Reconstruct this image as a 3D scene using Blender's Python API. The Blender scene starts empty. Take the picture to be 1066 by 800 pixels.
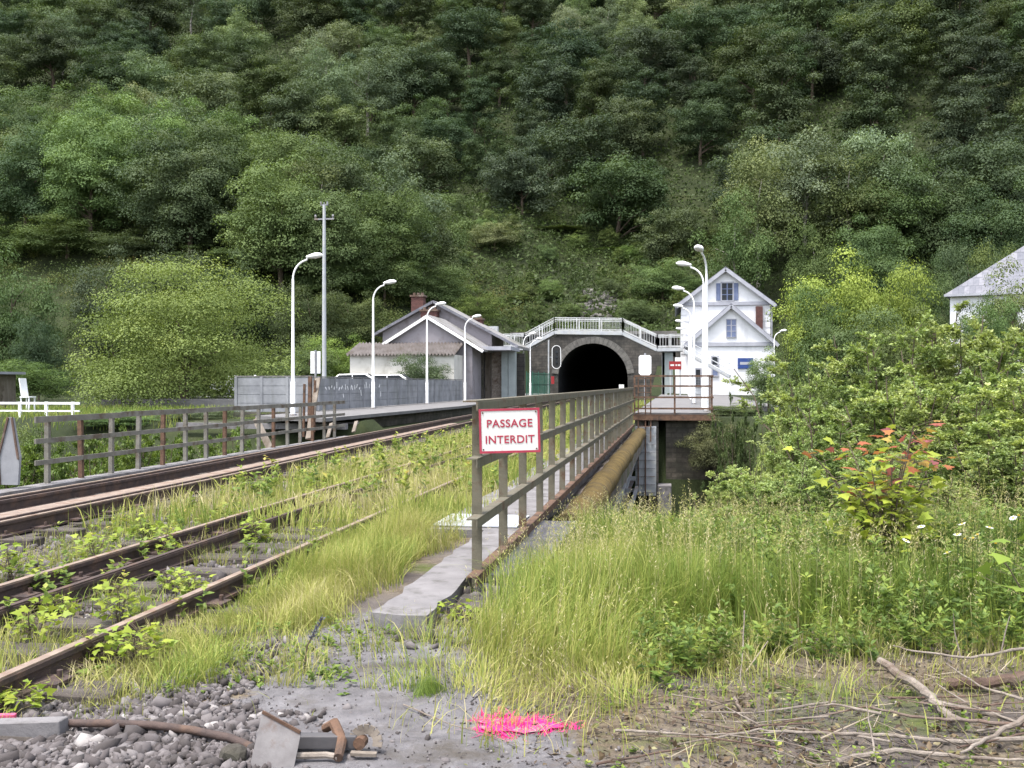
import bpy, bmesh, math, random
import numpy as np
from mathutils import Vector, Matrix

# ------------------------------------------------------------------ camera, world, sun, exposure
scn = bpy.context.scene
C = scn.collection
F_PX = 1036.0                        # focal length in photo pixels (1066 wide)
YAW = math.radians(9.37)             # the camera looks a little left of the line of the bridge
EYE = 1.43                           # eye height above the rail tops (z = 0)
cam = bpy.data.cameras.new('camera')
cam.sensor_width = 36.0
cam.lens = 36.0 * F_PX / 1066.0
cam.clip_start = 0.05
cam.clip_end = 3000.0
camo = bpy.data.objects.new('camera', cam)
C.objects.link(camo)
camo.location = (0, 0, EYE)
camo.rotation_euler = (math.radians(90), 0, YAW)
scn.camera = camo

SUN_EL, SUN_AZ = math.radians(70), math.radians(215)     # azimuth clockwise from +Y: behind the camera, to the left
w = bpy.data.worlds.new('World'); scn.world = w; w.use_nodes = True
nt = w.node_tree; nt.nodes.clear()
wo = nt.nodes.new('ShaderNodeOutputWorld'); bg = nt.nodes.new('ShaderNodeBackground')
sky = nt.nodes.new('ShaderNodeTexSky'); sky.sky_type = 'NISHITA'; sky.sun_disc = False
sky.sun_elevation = SUN_EL; sky.sun_rotation = SUN_AZ
sky.air_density = 1.0; sky.dust_density = 3.0; sky.ozone_density = 1.0
hs = nt.nodes.new('ShaderNodeHueSaturation'); hs.inputs['Saturation'].default_value = 0.45
nt.links.new(sky.outputs[0], hs.inputs['Color']); nt.links.new(hs.outputs[0], bg.inputs['Color'])
bg.inputs['Strength'].default_value = 0.15
nt.links.new(bg.outputs[0], wo.inputs['Surface'])

sl = bpy.data.lights.new('sun', 'SUN'); sl.energy = 1.5; sl.angle = math.radians(11); sl.color = (1.0, 0.96, 0.9)
so = bpy.data.objects.new('sun', sl); C.objects.link(so)
sd = Vector((math.sin(SUN_AZ) * math.cos(SUN_EL), math.cos(SUN_AZ) * math.cos(SUN_EL), math.sin(SUN_EL)))
so.rotation_euler = sd.to_track_quat('Z', 'Y').to_euler(); so.location = (0, -20, 60)

scn.view_settings.view_transform = 'Standard'; scn.view_settings.look = 'None'
scn.view_settings.gamma = 1.0; scn.view_settings.use_curve_mapping = False
scn.view_settings.exposure = 1.85
scn.render.engine = 'CYCLES'
scn.cycles.max_bounces = 6; scn.cycles.diffuse_bounces = 3; scn.cycles.glossy_bounces = 2
scn.cycles.transmission_bounces = 4; scn.cycles.transparent_max_bounces = 6
scn.cycles.caustics_reflective = False; scn.cycles.caustics_refractive = False
scn.cycles.use_denoising = True

rng = np.random.default_rng(7)
random.seed(7)
PI = math.pi

# ------------------------------------------------------------------ helpers
def Pd(px, py, Y):
    """photo pixel -> the point of its sight line at distance Y along the track"""
    u, v = (px - 533) / F_PX, (400 - py) / F_PX
    d = Vector((-math.sin(YAW) + u * math.cos(YAW), math.cos(YAW) + u * math.sin(YAW), v))
    p = d * (Y / d.y)
    return Vector((p.x, p.y, p.z + EYE))

def Pg(px, py, z=0.0):
    u, v = (px - 533) / F_PX, (400 - py) / F_PX
    d = Vector((-math.sin(YAW) + u * math.cos(YAW), math.cos(YAW) + u * math.sin(YAW), v))
    p = d * ((z - EYE) / d.z)
    return Vector((p.x, p.y, z))

def proj(x, y, z):
    c, s = math.cos(YAW), math.sin(YAW)
    r = x * c + y * s; f = -x * s + y * c
    return 533 + F_PX * r / f, 400 - F_PX * (z - EYE) / f

def tag(o, label=None, cat=None, group=None, kind=None):
    if label: o['label'] = label
    if cat: o['category'] = cat
    if group: o['group'] = group
    if kind: o['kind'] = kind
    return o

def thing(name, label, cat, loc=(0, 0, 0), rz=0.0, group=None):
    o = bpy.data.objects.new(name, None); C.objects.link(o)
    o.empty_display_size = 0.2
    o.location = loc; o.rotation_euler = (0, 0, rz)
    return tag(o, label, cat, group)

KIDS = {}
def link(name, me, parent=None):
    o = bpy.data.objects.new(name, me); C.objects.link(o)
    if parent:
        o.parent = parent
        KIDS.setdefault(parent.name, []).append(o)
    return o

def copy_tree(o, parent=None):
    c = o.copy(); C.objects.link(c)
    if parent:
        c.parent = parent
        KIDS.setdefault(parent.name, []).append(c)
    for ch in list(KIDS.get(o.name, [])):
        copy_tree(ch, c)
    return c

def np_mesh(name, V, polys, mat=None, var=None, smooth=False):
    """polys: list of int arrays (n,k)"""
    me = bpy.data.meshes.new(name)
    V = np.asarray(V, dtype=np.float32).reshape(-1, 3)
    polys = [np.asarray(p, dtype=np.int32) for p in polys if len(p)]
    nl = sum(p.size for p in polys); npol = sum(len(p) for p in polys)
    me.vertices.add(len(V)); me.vertices.foreach_set('co', V.ravel())
    me.loops.add(nl); me.polygons.add(npol)
    me.loops.foreach_set('vertex_index', np.concatenate([p.ravel() for p in polys]))
    tot = np.concatenate([np.full(len(p), p.shape[1], dtype=np.int32) for p in polys])
    st = np.concatenate([[0], np.cumsum(tot)[:-1]]).astype(np.int32)
    me.polygons.foreach_set('loop_start', st)
    try: me.polygons.foreach_set('loop_total', tot)
    except Exception: pass
    if smooth: me.polygons.foreach_set('use_smooth', np.ones(npol, dtype=bool))
    if var is not None:
        a = me.attributes.new('var', 'FLOAT', 'FACE')
        a.data.foreach_set('value', np.asarray(var, dtype=np.float32))
    me.update(calc_edges=True)
    if mat: me.materials.append(mat)
    return me

class MB:
    """collects shapes, then links them as ONE mesh object"""
    def __init__(s): s.v, s.f, s.m = [], [], []
    def add(s, vs, fs, mi=0):
        b = len(s.v); s.v += [tuple(p) for p in vs]
        for f in fs: s.f.append([b + i for i in f]); s.m.append(mi)
        return s
    def box(s, c, size, rot=None, mi=0):
        x, y, z = size[0] / 2, size[1] / 2, size[2] / 2
        vs = [Vector(p) for p in ((-x,-y,-z),(x,-y,-z),(x,y,-z),(-x,y,-z),(-x,-y,z),(x,-y,z),(x,y,z),(-x,y,z))]
        if rot is not None: vs = [rot @ p for p in vs]
        c = Vector(c)
        return s.add([p + c for p in vs], [(0,3,2,1),(4,5,6,7),(0,1,5,4),(1,2,6,5),(2,3,7,6),(3,0,4,7)], mi)
    def span(s, x0, x1, y0, y1, z0, z1, mi=0):
        return s.box(((x0+x1)/2, (y0+y1)/2, (z0+z1)/2), (abs(x1-x0), abs(y1-y0), abs(z1-z0)), None, mi)
    def bar(s, a, b, wx, wz, up=(0,0,1), mi=0):
        a, b = Vector(a), Vector(b); d = (b - a); L = d.length; d.normalize()
        u = Vector(up)
        if abs(d.dot(u)) > 0.98: u = Vector((0, 1, 0))
        r = d.cross(u).normalized(); u2 = r.cross(d).normalized()
        R = Matrix((r, d, u2)).transposed()
        return s.box((a + b) / 2, (wx, L, wz), R, mi)
    def tube(s, pts, rad, n=8, cap=True, mi=0):
        pts = [Vector(p) for p in pts]; k = len(pts)
        if not hasattr(rad, '__len__'): rad = [rad] * k
        rings = []
        pr = None
        for i, p in enumerate(pts):
            t = (pts[min(i+1, k-1)] - pts[max(i-1, 0)]).normalized()
            if pr is None:
                a = Vector((0, 0, 1)) if abs(t.z) < 0.9 else Vector((1, 0, 0))
                pr = (a - t * a.dot(t)).normalized()
            else:
                pr = (pr - t * pr.dot(t)).normalized()
            q = t.cross(pr)
            rings.append([p + (pr * math.cos(2*PI*j/n) + q * math.sin(2*PI*j/n)) * rad[i] for j in range(n)])
        vs = [v for r in rings for v in r]; fs = []
        for i in range(k - 1):
            for j in range(n):
                fs.append((i*n+j, i*n+(j+1) % n, (i+1)*n+(j+1) % n, (i+1)*n+j))
        if cap:
            fs.append(tuple(reversed(range(n)))); fs.append(tuple((k-1)*n+j for j in range(n)))
        return s.add(vs, fs, mi)
    def prism(s, poly, a, b, mi=0):
        """poly: points (Vector) of a planar outline at offset a (Vector) extruded to offset b"""
        a, b = Vector(a), Vector(b); n = len(poly)
        vs = [Vector(p) + a for p in poly] + [Vector(p) + b for p in poly]
        fs = [tuple(range(n)), tuple(reversed(range(n, 2*n)))]
        for i in range(n): fs.append((i, i+n, (i+1) % n + n, (i+1) % n))
        return s.add(vs, fs, mi)
    def quad(s, a, b, c, d, mi=0): return s.add([a, b, c, d], [(0,1,2,3)], mi)
    def build(s, name, mat, parent=None, smooth=False, bevel=0.0, world=True):
        me = bpy.data.meshes.new(name)
        off = Vector(parent_loc(parent)) if (parent and world) else Vector((0,0,0))
        me.from_pydata([tuple(Vector(p) - off) for p in s.v], [], s.f)
        mats = mat if isinstance(mat, (list, tuple)) else [mat]
        for m in mats: me.materials.append(m)
        me.polygons.foreach_set('material_index', s.m)
        bm = bmesh.new(); bm.from_mesh(me); bmesh.ops.recalc_face_normals(bm, faces=bm.faces[:])
        if bevel: bmesh.ops.bevel(bm, geom=bm.edges[:], offset=bevel, segments=1, affect='EDGES', clamp_overlap=True)
        bm.to_mesh(me); bm.free()
        if smooth:
            me.polygons.foreach_set('use_smooth', [True] * len(me.polygons))
            me.set_sharp_from_angle(angle=math.radians(40))
        return link(name, me, parent)

def parent_loc(o):
    p = Vector((0, 0, 0))
    while o:
        p += o.location; o = o.parent
    return p

# ------------------------------------------------------------------ materials
def _nodes(name):
    m = bpy.data.materials.new(name); m.use_nodes = True
    t = m.node_tree; t.nodes.clear()
    out = t.nodes.new('ShaderNodeOutputMaterial')
    return m, t, out

def N(t, kind, **kw):
    n = t.nodes.new(kind)
    for k, v in kw.items():
        if k in n.inputs: n.inputs[k].default_value = v
        else: setattr(n, k, v)
    return n

def noise(t, scale, detail=6.0, rough=0.6, coord='Object', stretch=None):
    tc = t.nodes.new('ShaderNodeTexCoord')
    n = t.nodes.new('ShaderNodeTexNoise'); n.inputs['Scale'].default_value = scale
    n.inputs['Detail'].default_value = detail; n.inputs['Roughness'].default_value = rough
    if stretch:
        mp = t.nodes.new('ShaderNodeMapping'); mp.inputs['Scale'].default_value = stretch
        t.links.new(tc.outputs[coord], mp.inputs['Vector']); t.links.new(mp.outputs[0], n.inputs['Vector'])
    else:
        t.links.new(tc.outputs[coord], n.inputs['Vector'])
    return n.outputs['Fac']

def ramp(t, fac, stops):
    r = t.nodes.new('ShaderNodeValToRGB'); e = r.color_ramp.elements
    while len(e) < len(stops): e.new(0.5)
    for i, (p, c) in enumerate(stops):
        e[i].position = p; e[i].color = (*c[:3], 1)
    t.links.new(fac, r.inputs['Fac'])
    return r.outputs['Color']

def mix(t, fac, a, b, mode='MIX'):
    n = t.nodes.new('ShaderNodeMix'); n.data_type = 'RGBA'; n.blend_type = mode
    for sock, val in ((n.inputs[0], fac), (n.inputs[6], a), (n.inputs[7], b)):
        if hasattr(val, 'links') or isinstance(val, bpy.types.NodeSocket): t.links.new(val, sock)
        elif isinstance(val, (int, float)): sock.default_value = val
        else: sock.default_value = (*val[:3], 1)
    return n.outputs[2]

def surf(name, c1, c2, scale=4.0, rough=0.8, stain=None, stain_scale=2.0, stain_lo=0.5, stain_hi=0.65, bump=0.3,
         bump_scale=None, metallic=0.0, spec=0.3, stretch=None, stain_stretch=None, brick=None):
    m, t, out = _nodes(name)
    b = N(t, 'ShaderNodeBsdfPrincipled'); b.inputs['Roughness'].default_value = rough
    b.inputs['Metallic'].default_value = metallic; b.inputs['Specular IOR Level'].default_value = spec
    col = ramp(t, noise(t, scale, stretch=stretch), [(0.3, c1), (0.7, c2)])
    if brick:
        tc = t.nodes.new('ShaderNodeTexCoord'); mp = t.nodes.new('ShaderNodeMapping')
        mp.inputs['Rotation'].default_value = brick.get('rot', (PI/2, 0, 0))
        br = t.nodes.new('ShaderNodeTexBrick'); br.inputs['Scale'].default_value = 1.0
        br.inputs['Brick Width'].default_value = brick['w']; br.inputs['Row Height'].default_value = brick['h']
        br.inputs['Mortar Size'].default_value = brick.get('m', 0.015)
        br.inputs['Color1'].default_value = (0.75, 0.75, 0.75, 1); br.inputs['Color2'].default_value = (1.15, 1.1, 1.05, 1)
        br.inputs['Mortar'].default_value = (*brick.get('mc', (0.5, 0.5, 0.5)), 1)
        t.links.new(tc.outputs['Object'], mp.inputs['Vector']); t.links.new(mp.outputs[0], br.inputs['Vector'])
        col = mix(t, 1.0, col, br.outputs['Color'], 'MULTIPLY')
    if stain:
        f = ramp(t, noise(t, stain_scale, 8.0, 0.65, stretch=stain_stretch), [(stain_lo, (0,0,0)), (stain_hi, (1,1,1))])
        col = mix(t, f, col, stain)
    t.links.new(col, b.inputs['Base Color'])
    if bump:
        bn = t.nodes.new('ShaderNodeBump'); bn.inputs['Strength'].default_value = bump; bn.inputs['Distance'].default_value = 0.02
        t.links.new(noise(t, bump_scale or scale * 5, 8.0, 0.7), bn.inputs['Height']); t.links.new(bn.outputs[0], b.inputs['Normal'])
    t.links.new(b.outputs[0], out.inputs['Surface'])
    return m

def foliage(name, trans=0.35, gloss=0.25):
    """leaf material: tint from the object's own colour, varied leaf by leaf (attribute var) and plant by plant"""
    m, t, out = _nodes(name)
    oi = t.nodes.new('ShaderNodeObjectInfo'); at = t.nodes.new('ShaderNodeAttribute'); at.attribute_name = 'var'
    hsv = t.nodes.new('ShaderNodeHueSaturation')
    mr = N(t, 'ShaderNodeMapRange'); mr.inputs[3].default_value = 0.62; mr.inputs[4].default_value = 1.45
    t.links.new(at.outputs['Fac'], mr.inputs[0])
    mr2 = N(t, 'ShaderNodeMapRange'); mr2.inputs[3].default_value = 0.82; mr2.inputs[4].default_value = 1.18
    t.links.new(oi.outputs['Random'], mr2.inputs[0])
    mu = N(t, 'ShaderNodeMath', operation='MULTIPLY')
    t.links.new(mr.outputs[0], mu.inputs[0]); t.links.new(mr2.outputs[0], mu.inputs[1])
    t.links.new(mu.outputs[0], hsv.inputs['Value'])
    mr3 = N(t, 'ShaderNodeMapRange'); mr3.inputs[3].default_value = 0.515; mr3.inputs[4].default_value = 0.485
    t.links.new(at.outputs['Fac'], mr3.inputs[0]); t.links.new(mr3.outputs[0], hsv.inputs['Hue'])
    t.links.new(oi.outputs['Color'], hsv.inputs['Color'])
    b = N(t, 'ShaderNodeBsdfPrincipled'); b.inputs['Roughness'].default_value = 0.5; b.inputs['Specular IOR Level'].default_value = gloss
    t.links.new(hsv.outputs[0], b.inputs['Base Color'])
    tr = t.nodes.new('ShaderNodeBsdfTranslucent')
    tc = mix(t, 1.0, hsv.outputs[0], (1.25, 1.3, 0.6), 'MULTIPLY'); t.links.new(tc, tr.inputs['Color'])
    mx = t.nodes.new('ShaderNodeMixShader'); mx.inputs[0].default_value = trans
    t.links.new(b.outputs[0], mx.inputs[1]); t.links.new(tr.outputs[0], mx.inputs[2])
    t.links.new(mx.outputs[0], out.inputs['Surface'])
    return m

def ramp_leaf(name, stops, trans=0.35, gloss=0.2):
    m, t, out = _nodes(name)
    at = t.nodes.new('ShaderNodeAttribute'); at.attribute_name = 'var'
    col = ramp(t, at.outputs['Fac'], stops)
    b = N(t, 'ShaderNodeBsdfPrincipled'); b.inputs['Roughness'].default_value = 0.55; b.inputs['Specular IOR Level'].default_value = gloss
    t.links.new(col, b.inputs['Base Color'])
    tr = t.nodes.new('ShaderNodeBsdfTranslucent'); t.links.new(col, tr.inputs['Color'])
    mx = t.nodes.new('ShaderNodeMixShader'); mx.inputs[0].default_value = trans
    t.links.new(b.outputs[0], mx.inputs[1]); t.links.new(tr.outputs[0], mx.inputs[2])
    t.links.new(mx.outputs[0], out.inputs['Surface'])
    return m

M = {}
M['leaf'] = foliage('leaf', 0.3)
M['far_leaf'] = foliage('far_leaf', 0.24, 0.06)
M['bark'] = surf('bark', (0.06, 0.045, 0.03), (0.13, 0.10, 0.075), 6, 0.9, bump=0.6, stretch=(1, 1, 0.2))
M['pale_bark'] = surf('pale_bark', (0.2, 0.18, 0.15), (0.4, 0.37, 0.33), 3, 0.9, stain=(0.05, 0.045, 0.04), stain_scale=3, stain_stretch=(1, 1, 4))
M['rail'] = surf('rail_rust', (0.04, 0.029, 0.027), (0.08, 0.054, 0.046), 9, 0.75, stain=(0.10, 0.062, 0.045), stain_scale=5, bump=0.4)
M['rail_top'] = surf('rail_head', (0.16, 0.115, 0.088), (0.27, 0.205, 0.16), 7, 0.5, stain=(0.15, 0.08, 0.05), stain_scale=4, bump=0.15, spec=0.5)
M['sleeper'] = surf('sleeper_wood', (0.035, 0.029, 0.026), (0.105, 0.09, 0.08), 5, 0.95, bump=0.7, stretch=(0.3, 4, 2))
M['plank'] = surf('grey_timber', (0.11, 0.09, 0.073), (0.22, 0.19, 0.16), 4, 0.95, stain=(0.09, 0.07, 0.05), stain_scale=2, bump=0.5, stretch=(1, 1, 0.2))
M['concrete'] = surf('concrete', (0.12, 0.113, 0.115), (0.205, 0.195, 0.198), 2.5, 0.92, stain=(0.055, 0.05, 0.042), stain_scale=3.4, stain_lo=0.5, stain_hi=0.72, bump=0.4, bump_scale=30)
M['panel'] = surf('concrete_panel', (0.16, 0.165, 0.18), (0.27, 0.275, 0.29), 1.6, 0.9, stain=(0.12, 0.125, 0.12), stain_scale=1.3, stain_stretch=(1, 1, 0.25), stain_lo=0.5, stain_hi=0.75, bump=0.3)
M['tarmac'] = surf('platform_tarmac', (0.11, 0.105, 0.105), (0.17, 0.165, 0.165), 1.5, 0.95, bump=0.3, bump_scale=40)
M['stone'] = surf('tunnel_stone', (0.05, 0.047, 0.045), (0.115, 0.107, 0.097), 1.2, 0.95, stain=(0.03, 0.03, 0.027), stain_scale=0.35, stain_lo=0.45, stain_hi=0.7, bump=0.6, bump_scale=4, brick=dict(w=0.8, h=0.38, m=0.02))
M['pale_stone'] = surf('arch_stone', (0.09, 0.085, 0.078), (0.18, 0.17, 0.155), 1.5, 0.95, stain=(0.09, 0.085, 0.08), stain_scale=0.6, bump=0.5, bump_scale=6)
M['rubble'] = surf('rubble_stone', (0.045, 0.04, 0.036), (0.125, 0.112, 0.095), 3.0, 0.95, stain=(0.03, 0.032, 0.022), stain_scale=1.1, stain_lo=0.42, stain_hi=0.68, bump=0.9, bump_scale=7, brick=dict(w=0.38, h=0.17, m=0.025, mc=(0.7, 0.68, 0.66)))
M['black'] = surf('bore_black', (0.012, 0.012, 0.014), (0.03, 0.03, 0.032), 1, 0.98, bump=0)  # near-black stone colour lining the tunnel bore
M['rail_paint'] = surf('weathered_railing', (0.078, 0.07, 0.05), (0.155, 0.142, 0.105), 5, 0.8, stain=(0.085, 0.05, 0.03), stain_scale=5, stain_lo=0.52, stain_hi=0.66, bump=0.35, bump_scale=30)
M['rust'] = surf('rust', (0.075, 0.042, 0.028), (0.145, 0.085, 0.055), 8, 0.85, stain=(0.05, 0.035, 0.028), stain_scale=5, bump=0.4)
M['grey_rail'] = surf('grey_left_railing', (0.12, 0.113, 0.098), (0.2, 0.19, 0.165), 4, 0.85, stain=(0.085, 0.06, 0.04), stain_scale=3, bump=0.3)
M['moss_pipe'] = surf('mossy_pipe', (0.075, 0.05, 0.016), (0.165, 0.112, 0.034), 4, 0.95, stain=(0.09, 0.065, 0.03), stain_scale=3, bump=1.0, bump_scale=18)
M['white'] = surf('white_paint', (0.74, 0.74, 0.74), (0.84, 0.84, 0.84), 2, 0.6, stain=(0.6, 0.6, 0.59), stain_scale=1.5, bump=0.05)
M['bridge_white'] = surf('bridge_paint', (0.42, 0.43, 0.43), (0.54, 0.55, 0.55), 2, 0.6, stain=(0.3, 0.29, 0.27), stain_scale=1.2, bump=0.05)
M['sign_white'] = surf('sign_white', (0.5, 0.49, 0.475), (0.58, 0.575, 0.56), 6, 0.5, stain=(0.36, 0.33, 0.28), stain_scale=7, stain_lo=0.58, stain_hi=0.75, bump=0.05)
M['sign_red'] = surf('sign_red', (0.26, 0.02, 0.045), (0.34, 0.04, 0.065), 9, 0.5, bump=0.05)
M['render_white'] = surf('white_render', (0.62, 0.62, 0.635), (0.72, 0.72, 0.73), 0.8, 0.9, stain=(0.42, 0.425, 0.45), stain_scale=0.5, stain_stretch=(1, 1, 0.3), stain_lo=0.52, stain_hi=0.75, bump=0.1)
M['trim_grey'] = surf('grey_trim', (0.25, 0.255, 0.29), (0.36, 0.365, 0.4), 1.5, 0.85, bump=0.1)
M['slate'] = surf('slate', (0.11, 0.115, 0.14), (0.18, 0.185, 0.215), 2.5, 0.7, bump=0.3, brick=dict(w=0.4, h=0.3, m=0.01, rot=(0.6, 0, 0)))
M['old_roof'] = surf('old_roof', (0.15, 0.145, 0.147), (0.24, 0.23, 0.228), 1.4, 0.9, stain=(0.1, 0.1, 0.075), stain_scale=0.6, bump=0.4)
M['corrugated'] = surf('corrugated_sheet', (0.12, 0.105, 0.096), (0.21, 0.185, 0.175), 1.3, 0.85, stain=(0.12, 0.1, 0.085), stain_scale=0.9, bump=0.1)
M['mauve'] = surf('grey_render', (0.21, 0.195, 0.21), (0.28, 0.262, 0.28), 0.8, 0.9, stain=(0.17, 0.155, 0.16), stain_scale=0.8, bump=0.15)
M['cream'] = surf('cream_wall', (0.44, 0.425, 0.385), (0.56, 0.545, 0.5), 0.9, 0.9, stain=(0.33, 0.31, 0.27), stain_scale=0.7, bump=0.1)
M['brick'] = surf('red_brick', (0.075, 0.036, 0.033), (0.13, 0.062, 0.055), 5, 0.9, bump=0.3, brick=dict(w=0.24, h=0.08, m=0.01))
M['blue_shutter'] = surf('blue_shutter', (0.09, 0.115, 0.2), (0.14, 0.17, 0.27), 3, 0.6, bump=0.05)
M['blue_sign'] = surf('blue_sign', (0.02, 0.045, 0.16), (0.03, 0.06, 0.21), 3, 0.45, bump=0)
M['glass'] = surf('dark_glass', (0.015, 0.018, 0.022), (0.03, 0.034, 0.04), 1, 0.35, bump=0, spec=0.2)
M['steel'] = surf('grey_steel', (0.17, 0.175, 0.19), (0.27, 0.275, 0.29), 3, 0.6, stain=(0.2, 0.16, 0.13), stain_scale=2.5, bump=0.1)
M['dark_steel'] = surf('dark_steel', (0.05, 0.05, 0.055), (0.11, 0.1, 0.1), 3, 0.7, stain=(0.12, 0.07, 0.05), stain_scale=1.8, bump=0.2)
M['pale_steel'] = surf('pale_grey_paint', (0.3, 0.315, 0.335), (0.42, 0.435, 0.45), 2, 0.6, stain=(0.4, 0.4, 0.38), stain_scale=1.5, bump=0.05)
M['galv'] = surf('galvanised_plate', (0.36, 0.38, 0.42), (0.52, 0.54, 0.57), 8, 0.45, stain=(0.35, 0.34, 0.33), stain_scale=4, bump=0.1)
M['canopy_col'] = surf('pale_column', (0.22, 0.25, 0.25), (0.3, 0.33, 0.33), 1.5, 0.7, bump=0.05)
M['red_paint'] = surf('red_board', (0.2, 0.014, 0.016), (0.27, 0.022, 0.024), 4, 0.5, bump=0)
M['rubber'] = surf('rubber', (0.015, 0.015, 0.015), (0.03, 0.03, 0.03), 4, 0.8, bump=0)
M['car_paint'] = surf('white_car_paint', (0.78, 0.78, 0.78), (0.82, 0.82, 0.82), 1, 0.3, bump=0, spec=0.6)
M['green_mesh'] = surf('green_fence_wire', (0.02, 0.09, 0.06), (0.04, 0.13, 0.09), 2, 0.6, bump=0)
M['pinkpaint'] = ramp_leaf('pink_marking_paint', [(0.0, (0.75, 0.01, 0.16)), (0.6, (0.9, 0.03, 0.3)), (1.0, (0.85, 0.06, 0.28))], 0.25)
M['dead_wood'] = surf('dead_wood', (0.13, 0.108, 0.09), (0.28, 0.24, 0.205), 4, 0.95, stain=(0.11, 0.08, 0.06), stain_scale=3, bump=0.8, bump_scale=25, stretch=(2, 2, 2))
M['dark_wood'] = surf('dark_dead_wood', (0.065, 0.043, 0.034), (0.13, 0.085, 0.064), 5, 0.95, stain=(0.17, 0.14, 0.12), stain_scale=3, bump=0.7, bump_scale=25)
# ------------------------------------------------------------------ ground
TX, TY, TZ, TR = -11.6, 140.0, 2.25, 4.9        # tunnel mouth: centre, portal plane, springing height, radius

def sstep(a, b, x):
    t = np.clip((x - a) / (b - a), 0, 1); return t * t * (3 - 2 * t)

def vnoise(x, y, s, seed=0):
    """smooth value noise, -1..1"""
    x = np.asarray(x, float) / s; y = np.asarray(y, float) / s
    xi, yi = np.floor(x), np.floor(y); fx, fy = x - xi, y - yi
    fx, fy = fx * fx * (3 - 2 * fx), fy * fy * (3 - 2 * fy)
    def h(a, b): return np.modf(np.abs(np.sin(a * 127.1 + b * 311.7 + seed * 74.7) * 43758.5453))[0]
    return 2 * ((h(xi, yi) * (1 - fx) + h(xi + 1, yi) * fx) * (1 - fy) + (h(xi, yi + 1) * (1 - fx) + h(xi + 1, yi + 1) * fx) * fy) - 1

def ter(x, y):
    x = np.asarray(x, float); y = np.asarray(y, float)
    near = -0.24 + 0.07 * sstep(-6.2, -5.2, x) + 0.085 * sstep(-3.0, -2.2, x) + 0.025 * vnoise(x, y, 0.9) + 0.10 * vnoise(x, y, 3.3, 2) * sstep(0.3, 2.0, x)
    near = near - 0.3 * sstep(-10.4, -12.5, x) - 0.07 * np.maximum(0, y - 9.5) * sstep(0.3, 2.0, x)
    far = np.where(x > -1.0, 0.25, np.where(x < -11.0, 0.1, -0.28)) + 0 * x
    far = far + sstep(8, 30, x) * 2.2 * sstep(40, 70, y)
    z = np.where(y < 22, near, far)
    vd = sstep(10.2, 15.5, y - 9 * sstep(0.9, 3.2, x)) * (1 - sstep(29 + 5 * ((x > -11) & (x < 2.2)), 34.9, y))
    z = z * (1 - vd) + (-5.2 + 2.4 * sstep(-10.8, -14, x) + 0.5 * vnoise(x, y, 6, 4)) * vd
    slope_start = 143 - 10 * sstep(25, 90, x) - 14 * sstep(-40, -120, x)
    h = 0.64 * np.maximum(0, y - slope_start)
    h = h - 0.4 * 0.62 * np.maximum(0, y - 400)
    h = h + 5 * vnoise(x, y, 45, 7) * sstep(5, 30, h) + 2 * vnoise(x, y, 16, 9) * sstep(3, 15, h)
    s1 = 25 * np.exp(-((x + 92) / 40) ** 2 / 2 - ((y - 138) / 25) ** 2 / 2)
    s2 = 13 * np.exp(-((x - 24) / 17) ** 2 / 2 - ((y - 160) / 16) ** 2 / 2)
    s3 = 7 * np.exp(-((x + 52) / 22) ** 2 / 2 - ((y - 128) / 16) ** 2 / 2)
    z = z + np.maximum(h, 0) + (s1 + s2 + s3) * sstep(75, 105, y)
    cut = (np.abs(x - TX) < 13) & (y > TY + 0.9)
    z = np.where(cut, np.maximum(z, 8.2), z)
    cut2 = (np.abs(x - TX) < 9) & (y <= TY + 0.9) & (y > 36)
    z = np.where(cut2, np.minimum(z, -0.28), z)
    return z

def Pt(px, py, *_):
    z = -0.15
    for _i in range(6):
        p = Pg(px, py, z); z = float(ter(p.x, p.y))
    return Vector((p.x, p.y, z))

M['path'] = surf('gritty_path', (0.095, 0.089, 0.093), (0.2, 0.19, 0.197), 7, 0.95, stain=(0.085, 0.074, 0.064), stain_scale=2.2, bump=0.9, bump_scale=70)
pp = [Pt(x, y) for x, y in ((300, 830), (240, 830), (262, 735), (300, 690), (345, 655), (395, 640), (480, 640), (470, 690), (500, 735), (560, 760), (585, 830))]

def poly_sd(x, y, P):
    """signed distance to a polygon, negative inside"""
    d = np.full(x.shape, 1e9); ins = np.zeros(x.shape, bool); n = len(P)
    for i in range(n):
        ax, ay = P[i].x, P[i].y; bx, by = P[(i + 1) % n].x, P[(i + 1) % n].y
        t = np.clip(((x - ax) * (bx - ax) + (y - ay) * (by - ay)) / ((bx - ax) ** 2 + (by - ay) ** 2 + 1e-9), 0, 1)
        d = np.minimum(d, np.hypot(x - ax - t * (bx - ax), y - ay - t * (by - ay)))
        c = ((ay > y) != (by > y)) & (x < (bx - ax) * (y - ay) / (by - ay + 1e-12) + ax); ins ^= c
    return np.where(ins, -d, d)

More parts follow.
